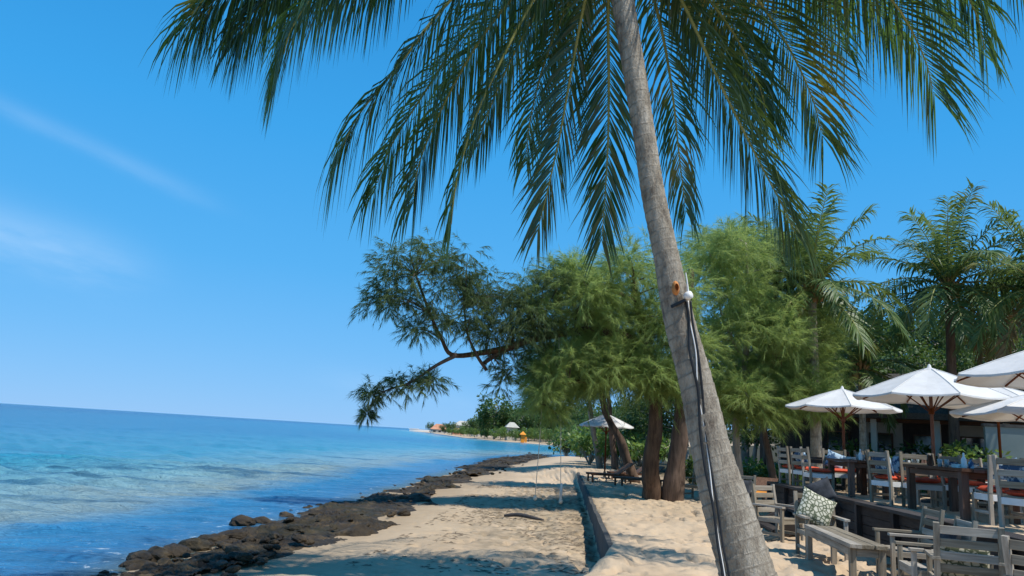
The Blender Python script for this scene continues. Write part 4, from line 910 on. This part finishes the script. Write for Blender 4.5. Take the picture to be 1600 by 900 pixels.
for k, (px, d, rz, L_, lab) in enumerate([(1545, 14.0, .15, 1.5, 'brown dining table beyond the nearest one'), (1425, 17.6, -.1, 1.5, 'dark dining table under the big parasol'), (1560, 18.5, .2, 1.6, 'dark dining table at the right back'), (1300, 18.2, .1, 1.4, 'dark dining table under the left parasol')]):
    p = P(px, 700, d); T = make_table('dining_table', lab, 'table', (p[0], p[1], tz(p[0], p[1])), rz, L_, .84, .76, BRNW if k % 2 == 0 else DARKW, .10, 5, .05); X4.append(T); w_ = lab.split(' table ')[1]
    side_chairs(T, [(1, .3), (-1, -.3), (-1, .4)], [('dining chair on far side of table ' + w_, 'red seat cushion on far side of table ' + w_, 'blue print pillow on far side of table ' + w_),
      ('nearer beach side dining chair at table ' + w_, 'nearer beach side red cushion at table ' + w_, 'tilted blue pillow on beach side of table ' + w_), ('farther beach side dining chair at table ' + w_, 'farther beach side red cushion at table ' + w_, None)], .80)
# table ware: bottles, napkin stands
def bottle(T, x, y, mat, lab, h=.24):
    p = local(T, (x, y, 0)); o = MB().lathe([(0, 0), (.038, .0), (.04, .02), (.04, h * .55), (.015, h * .75), (.014, h * .97), (0, h)], 12).build('bottle', mat, None, True); top = .76 if T is not T3 else .78
    o.location = (p[0], p[1], T.location[2] + top + .001); tag(o, lab, 'bottle')
bottle(T1, .1, .45, WHITE, 'white bottle standing on the nearest heavy dining table'); bottle(T1, -.1, .25, BLUEC, 'blue jar on the nearest heavy dining table', .16); bottle(T2, 0, -.2, WHITE, 'white bottle on the middle brown dining table'); bottle(T3, .1, .1, WHITE, 'white bottle on the far left dark dining table')

def on_table(T, x, y): 
    p = local(T, (x, y, 0)); return (p[0], p[1], T.location[2] + (.78 if T is T3 else .76) + .001)
WARE = [(T1, .18, .05, 'nearest heavy dining table'), (T2, .12, .3, 'middle brown dining table'), (T3, -.1, -.4, 'far left dark dining table')] + [(T, .05 * k, .1, 'table ' + T['label'].split(' table ')[1]) for k, T in enumerate(X4)]
for T, x, y, w_ in WARE:
    for k, (dx, dy) in enumerate(((0, 0), (.15, .1))):
        o = MB().lathe([(0, .004), (.03, .004), (.038, .12), (.036, .12), (.028, .01), (0, .01)], 12).build('drinking_glass', GLASSW, None, True); o.location = on_table(T, x + dx, y + dy); tag(o, 'clear drinking glass on the ' + w_, 'glass', 'drinking glasses on the terrace tables')
    o = MB().lathe([(0, 0), (.07, 0), (.125, .018), (.12, .02), (.06, .006), (0, .006)], 20).build('plate', WHITE, None, True); o.location = on_table(T, x - .3, y - .25); tag(o, 'white plate on the ' + w_, 'plate')
    mb = MB()
    for k in range(5): mb.box((.008 * (k % 2), .006 * (k % 3), .006 + .011 * k), (.15, .15, .010), np.array(Matrix.Rotation(.1 * k, 3, 'Z')))
    o = mb.build('napkin_stack', WHITE); o.location = on_table(T, x - .05, y + .30); tag(o, 'stack of folded white napkins on the ' + w_, 'napkins')
    t = thing('menu_stand', 'small folded menu card on the ' + w_, 'menu card', on_table(T, x + .1, y - .35), .5)
    MB().bar((-.05, 0, 0), (0, 0, .17), .12, .004, (0, 1, 0)).build('cover', BRNW[2], t); MB().bar((.05, 0, 0), (.002, 0, .17), .12, .004, (0, 1, 0)).build('back_cover', BRNW[2], t)
# ------------------------------------------------------------------ parasols
def make_parasol(label, apex, d, half, drop, rz, pole_to, group, n=8, name='parasol'):
    a = P(*apex, d); gx, gy = a[0], a[1]; zb = gz(gx, gy); H = a[2] - zb
    t = thing(name, label, 'parasol', (gx, gy, zb), rz, group)
    MB().tube([(0, 0, .0), (0, 0, H * .5), (0, 0, H - .02)], .034, 10).build('pole', REDW, t, True)
    MB().lathe([(0, 0), (.27, 0), (.27, .06), (.06, .10), (.055, .32), (0, .32)], 16).build('base', CONC, t)
    mb = MB(); V = []; K = 5
    corners = [(half * math.cos(2 * math.pi * (k + .5) / n), half * math.sin(2 * math.pi * (k + .5) / n)) for k in range(n)]
    V.append((0, 0, H)); rows = []
    for j in range(1, K + 1):
        u = j / K; row = []
        for k in range(n):
            x0, y0 = corners[k]; x1, y1 = corners[(k + 1) % n]
            for s_ in range(4):
                w = s_ / 4; x, y = x0 * (1 - w) + x1 * w, y0 * (1 - w) + y1 * w; sag = .07 * math.sin(math.pi * w) * u * half / 1.5
                row.append(len(V)); V.append((x * u, y * u, H - drop * (u ** 1.12) - sag * .6))
        rows.append(row)
    f = []; m = len(rows[0])
    for k in range(m): f.append((0, rows[0][k], rows[0][(k + 1) % m]))
    for j in range(K - 1):
        for k in range(m): f.append((rows[j][k], rows[j + 1][k], rows[j + 1][(k + 1) % m], rows[j][(k + 1) % m]))
    low = [len(V) + i for i in range(m)]
    for i in rows[-1]: x, y, z = V[i]; V.append((x * 1.004, y * 1.004, z - .035))
    for k in range(m): f.append((rows[-1][k], low[k], low[(k + 1) % m], rows[-1][(k + 1) % m]))
    o = mb.add(V, f).build('canopy', CANVAS, t, False)
    sm = o.modifiers.new('thickness', 'SOLIDIFY'); sm.thickness = .006
    for k in range(n):
        x, y = corners[k]; MB().bar((x * .03, y * .03, H - .05), (x * .97, y * .97, H - drop * .97 - .035), .022, .026).build('rib', REDW, t)
        MB().bar((x * .03, y * .03, H - drop - .28), (x * .5, y * .5, H - drop * .5 - .06), .018, .022).build('strut', REDW, t)
    MB().lathe([(0, -.06), (.055, -.06), (.055, .06), (0, .06)], 10, (0, 0, H - drop - .28)).build('hub', REDW, t)
    for k in range(n):
        x, y = corners[k]; MB().tube([(x * u, y * u, H - drop * (u ** 1.12) + .006) for u in (.03, .2, .4, .6, .8, 1.0)], .009, 4).build('seam', CANVAS, t)
    MB().lathe([(0, .09), (.03, .06), (.045, .0), (.13, -.03), (.15, -.06)], 12, (0, 0, H)).build('finial', CANVAS, t, True)
    return t
PG = 'white parasols over the terrace'
make_parasol('big white parasol in full view with red wooden pole over the terrace', (1452, 575), 15.5, 1.52, .62, .2, 0, PG)
make_parasol('white parasol at the left end of the terrace half behind green foliage', (1316, 608), 19, 1.38, .48, .1, 0, PG)
make_parasol('large white parasol at upper right cut by the photo edge', (1648, 536), 12.0, 1.52, .58, .3, 0, PG)
make_parasol('white parasol tucked behind the big one at its right', (1556, 602), 19, 1.55, .50, .25, 0, PG)
make_parasol('lowest white parasol at the right edge under the large one', (1632, 612), 14.0, 1.62, .46, .1, 0, PG)
make_parasol('far white beach parasol among the casuarina trunks', (948, 647), 31.5, 1.16, .50, .1, 0, None, name='beach_parasol')

# loungers by the far trunks
def lounger(label, x, y, rz, mat=None):
    t = thing('sun_lounger', label, 'sun lounger', (x, y, gz(x, y)), rz, 'wooden sun loungers')
    for k in range(9): slat('slat', (-.9 + k * .13, 0, .33), (.11, .62, .025), BRNW[1], t)
    mb = MB(); mb.bar((.22, 0, .34), (.85, 0, .78), .62, .03, (0, 1, 0) if False else (0, 0, 1)); mb.build('backrest', BRNW[0], t)
    for sx in (-.85, .7):
        for sy in (-.28, .28): slat('leg', (sx, sy, .15), (.06, .06, .32), BRNW[2], t)
    for sy in (-.32, .32): slat('side_rail', (-.05, sy, .29), (1.75, .03, .07), BRNW[0], t)
    if mat: MB().box((-.35, 0, .385), (1.1, .58, .07)).build('mattress', mat, t, bevel=.02)
for k, (px, d, rz, lab) in enumerate([(955, 29, .2, 'wooden sun lounger nearest the low wall under the casuarinas'), (985, 31, .1, 'wooden sun lounger beside the leaning casuarina trunk'), (1000, 27, .3, 'wooden sun lounger just left of the double trunk'), (1188, 21.5, 1.0, 'sun lounger with raised back and orange mattress right of the palm')]):
    p = P(px, 740, d); lounger(lab, p[0], p[1], rz, ORANGE if k == 3 else None)

# ------------------------------------------------------------------ rope swing, driftwood, litter
def rope(label, top, bottom, d0, d1, sleeve=False):
    a, b = P(*top, d0), P(*bottom, d1); b[2] = max(b[2], gz(b[0], b[1]) + .02); t = thing('hanging_rope', label, 'rope', a)
    MB().tube(bez([(0, 0, 0), (b - a) * .5 + (.03, 0, 0), b - a], 20), .011, 6).build('strand', ROPE, t, True)
    if sleeve: MB().tube([b - a + (0, 0, .5), b - a], .035, 8).build('sleeve', WHITE, t, True)
    MB().lathe([(0, -.08), (.05, -.05), (.06, 0), (.04, .06), (0, .08)], 8, (b - a)).build('knot', ROPE, t, True)
rope('right hanging swing rope with a pale sleeve at its end', (873, 522), (876, 783), 21.3, 21.3, True)
rope('left thin swing rope hanging from the casuarina limb', (852, 526), (836, 778), 21.2, 21.2)
a, b = G(788, 806, -.38), G(850, 813, -.36); mb = MB(); pth = bez([a - a, (b - a) * .35 + (0, .05, .05), (b - a) * .7 + (0, -.03, .03), b - a], 14); mb.tube(pth + (0, 0, .04), [.03, .04, .045, .045, .05, .05, .05, .05, .045, .045, .04, .03, .03, .015], 7)
o = mb.build('driftwood_branch', DARKW[0], None, True); o.location = (a[0], a[1], gz(a[0], a[1], True)); tag(o, 'dark driftwood branch lying on the sand left of the low wall', 'driftwood')
rg = np.random.default_rng(71); n = 15000
X = rg.uniform(-4.5, 3.2, n); Y = 11.5 + rg.uniform(0, 1, n) ** 1.3 * 19; ok = (shore_dist(X, Y) > 2.8) & (X < wall_x(Y) - .12) & (fbm(X * .8, Y * .45, 5, 4) + rg.uniform(-.16, .16, n) > .50); X, Y = X[ok], Y[ok]; n = len(X); Zg = ground_z(X, Y) + .006
an = rg.normal(.1, .9, n); L = rg.uniform(.02, .11, n) * (1 + (rg.uniform(0, 1, n) > .97) * 2); w = rg.uniform(.002, .0055, n); dx, dy = np.cos(an), np.sin(an)
V = np.stack([np.stack([X - dx * L - dy * w, Y - dy * L + dx * w, Zg], 1), np.stack([X - dx * L + dy * w, Y - dy * L - dx * w, Zg], 1), np.stack([X, Y + .01, Zg + rg.uniform(.004, .022, n)], 1), np.stack([X + dx * L, Y + dy * L, Zg], 1)], 1).reshape(-1, 3); q = np.arange(n * 4).reshape(-1, 4)
o = link('beach_litter', npmesh('beach_litter', V, np.vstack([q[:, [0, 1, 2]], q[:, [1, 3, 2]], q[:, [0, 2, 3]]])), LITTER); tag(o, 'dry twigs and casuarina litter scattered over the sand', 'litter', kind='stuff')

# ------------------------------------------------------------------ far headland
def far_xy(px, d): p = P(px, 680, d); return p[0], p[1]
hp = [broad_proto(500 + k, 7.5, 3.2, BROAD, 'headland_tree', .55, 26, 60) for k in range(2)]; hp.append(broad_proto(510, 6, 2.6, BROAD2, 'headland_tree', .5, 22, 60))
for p in hp: remember(p)
hs = [(772, 260, 2.1, 0), (790, 262, 1.61, 1), (815, 255, 1.55, 0), (840, 250, 1.66, 1), (865, 240, 1.55, 0), (890, 232, 1.61, 1), (912, 222, 1.55, 0), (745, 330, 1.37, 1), (752, 300, .75, 2), (735, 310, .7, 2), (720, 330, .8, 2), (772, 245, .7, 2), (790, 236, .75, 2), (806, 232, .7, 2), (826, 230, .78, 2), (845, 222, .75, 2), (862, 214, .75, 2), (880, 208, .75, 2), (705, 380, 0.99, 1), (694, 430, 0.88, 0), (671, 560, 1.04, 0), (900, 205, 0.99, 1), (930, 212, 1.61, 0), (955, 212, 1.55, 1), (762, 275, .7, 2), (730, 350, 0.99, 0), (712, 365, .7, 2), (980, 212, 1.61, 0), (1000, 212, 1.55, 1), (775, 300, 1.78, 1), (800, 295, 1.78, 0), (830, 285, 1.90, 0), (860, 275, 1.90, 1), (890, 265, 1.90, 0), (760, 310, 1.43, 0), (742, 295, .65, 2), (816, 243, .8, 2), (835, 238, .8, 2), (854, 232, .8, 2), (872, 226, .8, 2), (782, 252, .8, 2), (725, 320, .6, 2), (702, 372, .65, 2), (757, 262, .6, 2)]
for k, (px, d, sc, v) in enumerate(hs):
    x, y = far_xy(px, d); z = gz(x, y) - .3
    first = [h[3] for h in hs].index(v) == k
    o = hp[v] if first else dup(hp[v], (x, y, z), k * 1.7); o.location = (x, y, z); o.scale = (sc,) * 3
    tag(o, ['dark tree on the far headland across the bay', 'dark tree on the far headland across the bay', 'light green low tree along the far bay beach'][v], 'tree', 'light green trees along the far bay' if v == 2 else 'dark trees on the far headland')
def house(label, px, d, w, dep, h, roof, rh, wall, roofm, zoff=0):
    x, y = far_xy(px, d); t = thing('house', label, 'house', (x, y, gz(x, y) + zoff), R_(8))
    MB().box((0, 0, h / 2 - .5), (w, dep, h + 1)).build('wall', wall, t)
    e = .6; MB().add([(-w / 2 - e, -dep / 2 - e, h), (w / 2 + e, -dep / 2 - e, h), (w / 2 + e, dep / 2 + e, h), (-w / 2 - e, dep / 2 + e, h), (-w * .22, 0, h + rh), (w * .22, 0, h + rh)], [(0, 1, 5, 4), (1, 2, 5), (2, 3, 4, 5), (3, 0, 4), (3, 2, 1, 0)]).build('roof', roofm, t)
    for k in (-1, 0, 1): MB().box((k * w * .3, -dep / 2 - .02, h * .5), (w * .14, .1, h * .4)).build('window', GLASS, t)
house('house with broad terracotta roof at the tip of the headland', 686, 470, 11, 8, 2.4, 0, 3.4, PALEWALL, TILE)
house('terracotta house lower down beside the headland palms', 715, 400, 6, 5, 2, 0, 1.6, TILE, TILE)
house('white roofed house highest above the headland trees', 724, 420, 12, 8, 4.5, 0, 2.6, PALEWALL, PALEWALL, .5)
house('white house half hidden in the middle of the headland', 752, 350, 9, 7, 5.0, 0, 2.0, PALEWALL, PALEWALL, .3)
house('small white gabled house among the light green bay trees', 799, 245, 3.4, 3.4, 3.2, 0, 1.7, PALEWALL, PALEWALL, 1.0)
x, y = far_xy(650, 600); t = thing('sea_jetty', 'low pale concrete jetty at the tip of the headland', 'jetty', (x, y, SEA_Z), R_(4)); MB().box((3, 0, .8), (17, 5, 2.0)).build('deck', WHITE, t); MB().box((-2, -2.5, 2.05), (8, .3, .6)).build('parapet', WHITE, t)
x, y = far_xy(817, 216); z = gz(x, y); t = thing('beach_tower', 'bright orange lifeguard tower on the far beach', 'tower', (x, y, z))
MB().box((0, 0, 1.1), (1.1, 1.1, 2.2)).build('tower_body', ORANGE, t, bevel=.05); MB().add([(-1, -1, 2.25), (1, -1, 2.25), (1, 1, 2.25), (-1, 1, 2.25), (0, 0, 3.3)], [(0, 1, 4), (1, 2, 4), (2, 3, 4), (3, 0, 4), (3, 2, 1, 0)]).build('tower_roof', ORANGE, t); MB().box((.95, 0, .9), (.5, .8, 1.6)).build('ladder_box', ORANGE, t)

# ------------------------------------------------------------------ labels: tell the repeats apart by size and by what they stand beside
def to_px(p):
    v = np.array(p, float) - CAM; d = v @ FW; return 800 + F * (v @ RT) / d, 450 - F * (v @ UP) / d, d
def where(px, marks):
    for lim, txt in marks:
        if px < lim: return txt
    return marks[-1][1]
WOOD = [(955, 'behind the far white beach parasol'), (1030, 'left of the double casuarina trunks'), (1090, 'between the double casuarina and the leaning palm'), (1160, 'just right of the leaning palm trunk'), (1225, 'behind the bright green casuarina'), (1290, 'behind the left arching coconut palm'), (1345, 'above the left parasol'), (1410, 'between the two tall coconut palms behind'), (1470, 'above the big white parasol'), (1530, 'behind the plume topped coconut palm'), (1590, 'right of the plume topped coconut palm'), (9999, 'at the right edge of the wood')]
HEAD = [(690, 'by the terracotta roofed house'), (715, 'by the lower terracotta house'), (740, 'below the highest pale roof'), (765, 'at the left end of the dark headland crowns'), (785, 'left of the small gabled house'), (810, 'around the small gabled house'), (835, 'by the orange tower'), (860, 'by the left swing rope'), (895, 'by the right swing rope'), (940, 'left of the far beach parasol'), (9999, 'behind the far beach parasol')]
ROCKM = [(260, 'at the bottom edge of the photo'), (400, 'in the nearest stretch of the rock shelf'), (520, 'in the middle stretch of the rock shelf'), (640, 'before the brown lump of the rock shelf'), (740, 'beyond the brown lump of the rock shelf'), (9999, 'at the far point of the rock shelf')]
from collections import defaultdict
bylab = defaultdict(list)
for o in list(COL.objects):
    if o.parent or 'label' not in o: continue
    nm = o.name.split('.')[0]
    if nm not in ('broadleaf_tree', 'shrub', 'headland_tree', 'boulder'): continue
    px, py, d = to_px(o.location); sc = max(o.scale)
    if nm == 'broadleaf_tree': l = ('tall' if sc > 1.2 else 'low' if sc < .8 else 'middling') + ' dark broadleaf tree ' + where(px, WOOD)
    elif nm == 'shrub': l = o['label'].split(' shrub')[0] + ' shrub ' + where(px, WOOD)
    elif nm == 'headland_tree': l = ('light green low tree ' if 'light' in o['label'] else 'big dark tree ' if sc > 1.2 else 'dark tree ') + where(px, HEAD)
    else: l = ('big' if sc > .16 else 'fist sized' if sc < .06 else 'small') + ' dark wet boulder ' + where(px, ROCKM)
    bylab[l].append((px, d, o))
for l, lst in bylab.items():
    lst.sort(key=lambda q: q[0]); n = len(lst)
    for k, (px, d, o) in enumerate(lst):
        if n == 1 or 'boulder' in l and n > 3: suf = ''
        elif n == 2: suf = ', the left one' if k == 0 else ', the right one'
        elif n <= 4: suf = ', ' + (['leftmost', 'second from left', 'third from left', 'rightmost'][:n - 1] + ['rightmost'])[k]
        else: suf = ', ' + (['leftmost', 'second', 'third', 'fourth', 'fifth', 'sixth'] + ['another'] * 20)[k] + ' from the left'
        o['label'] = l + suf
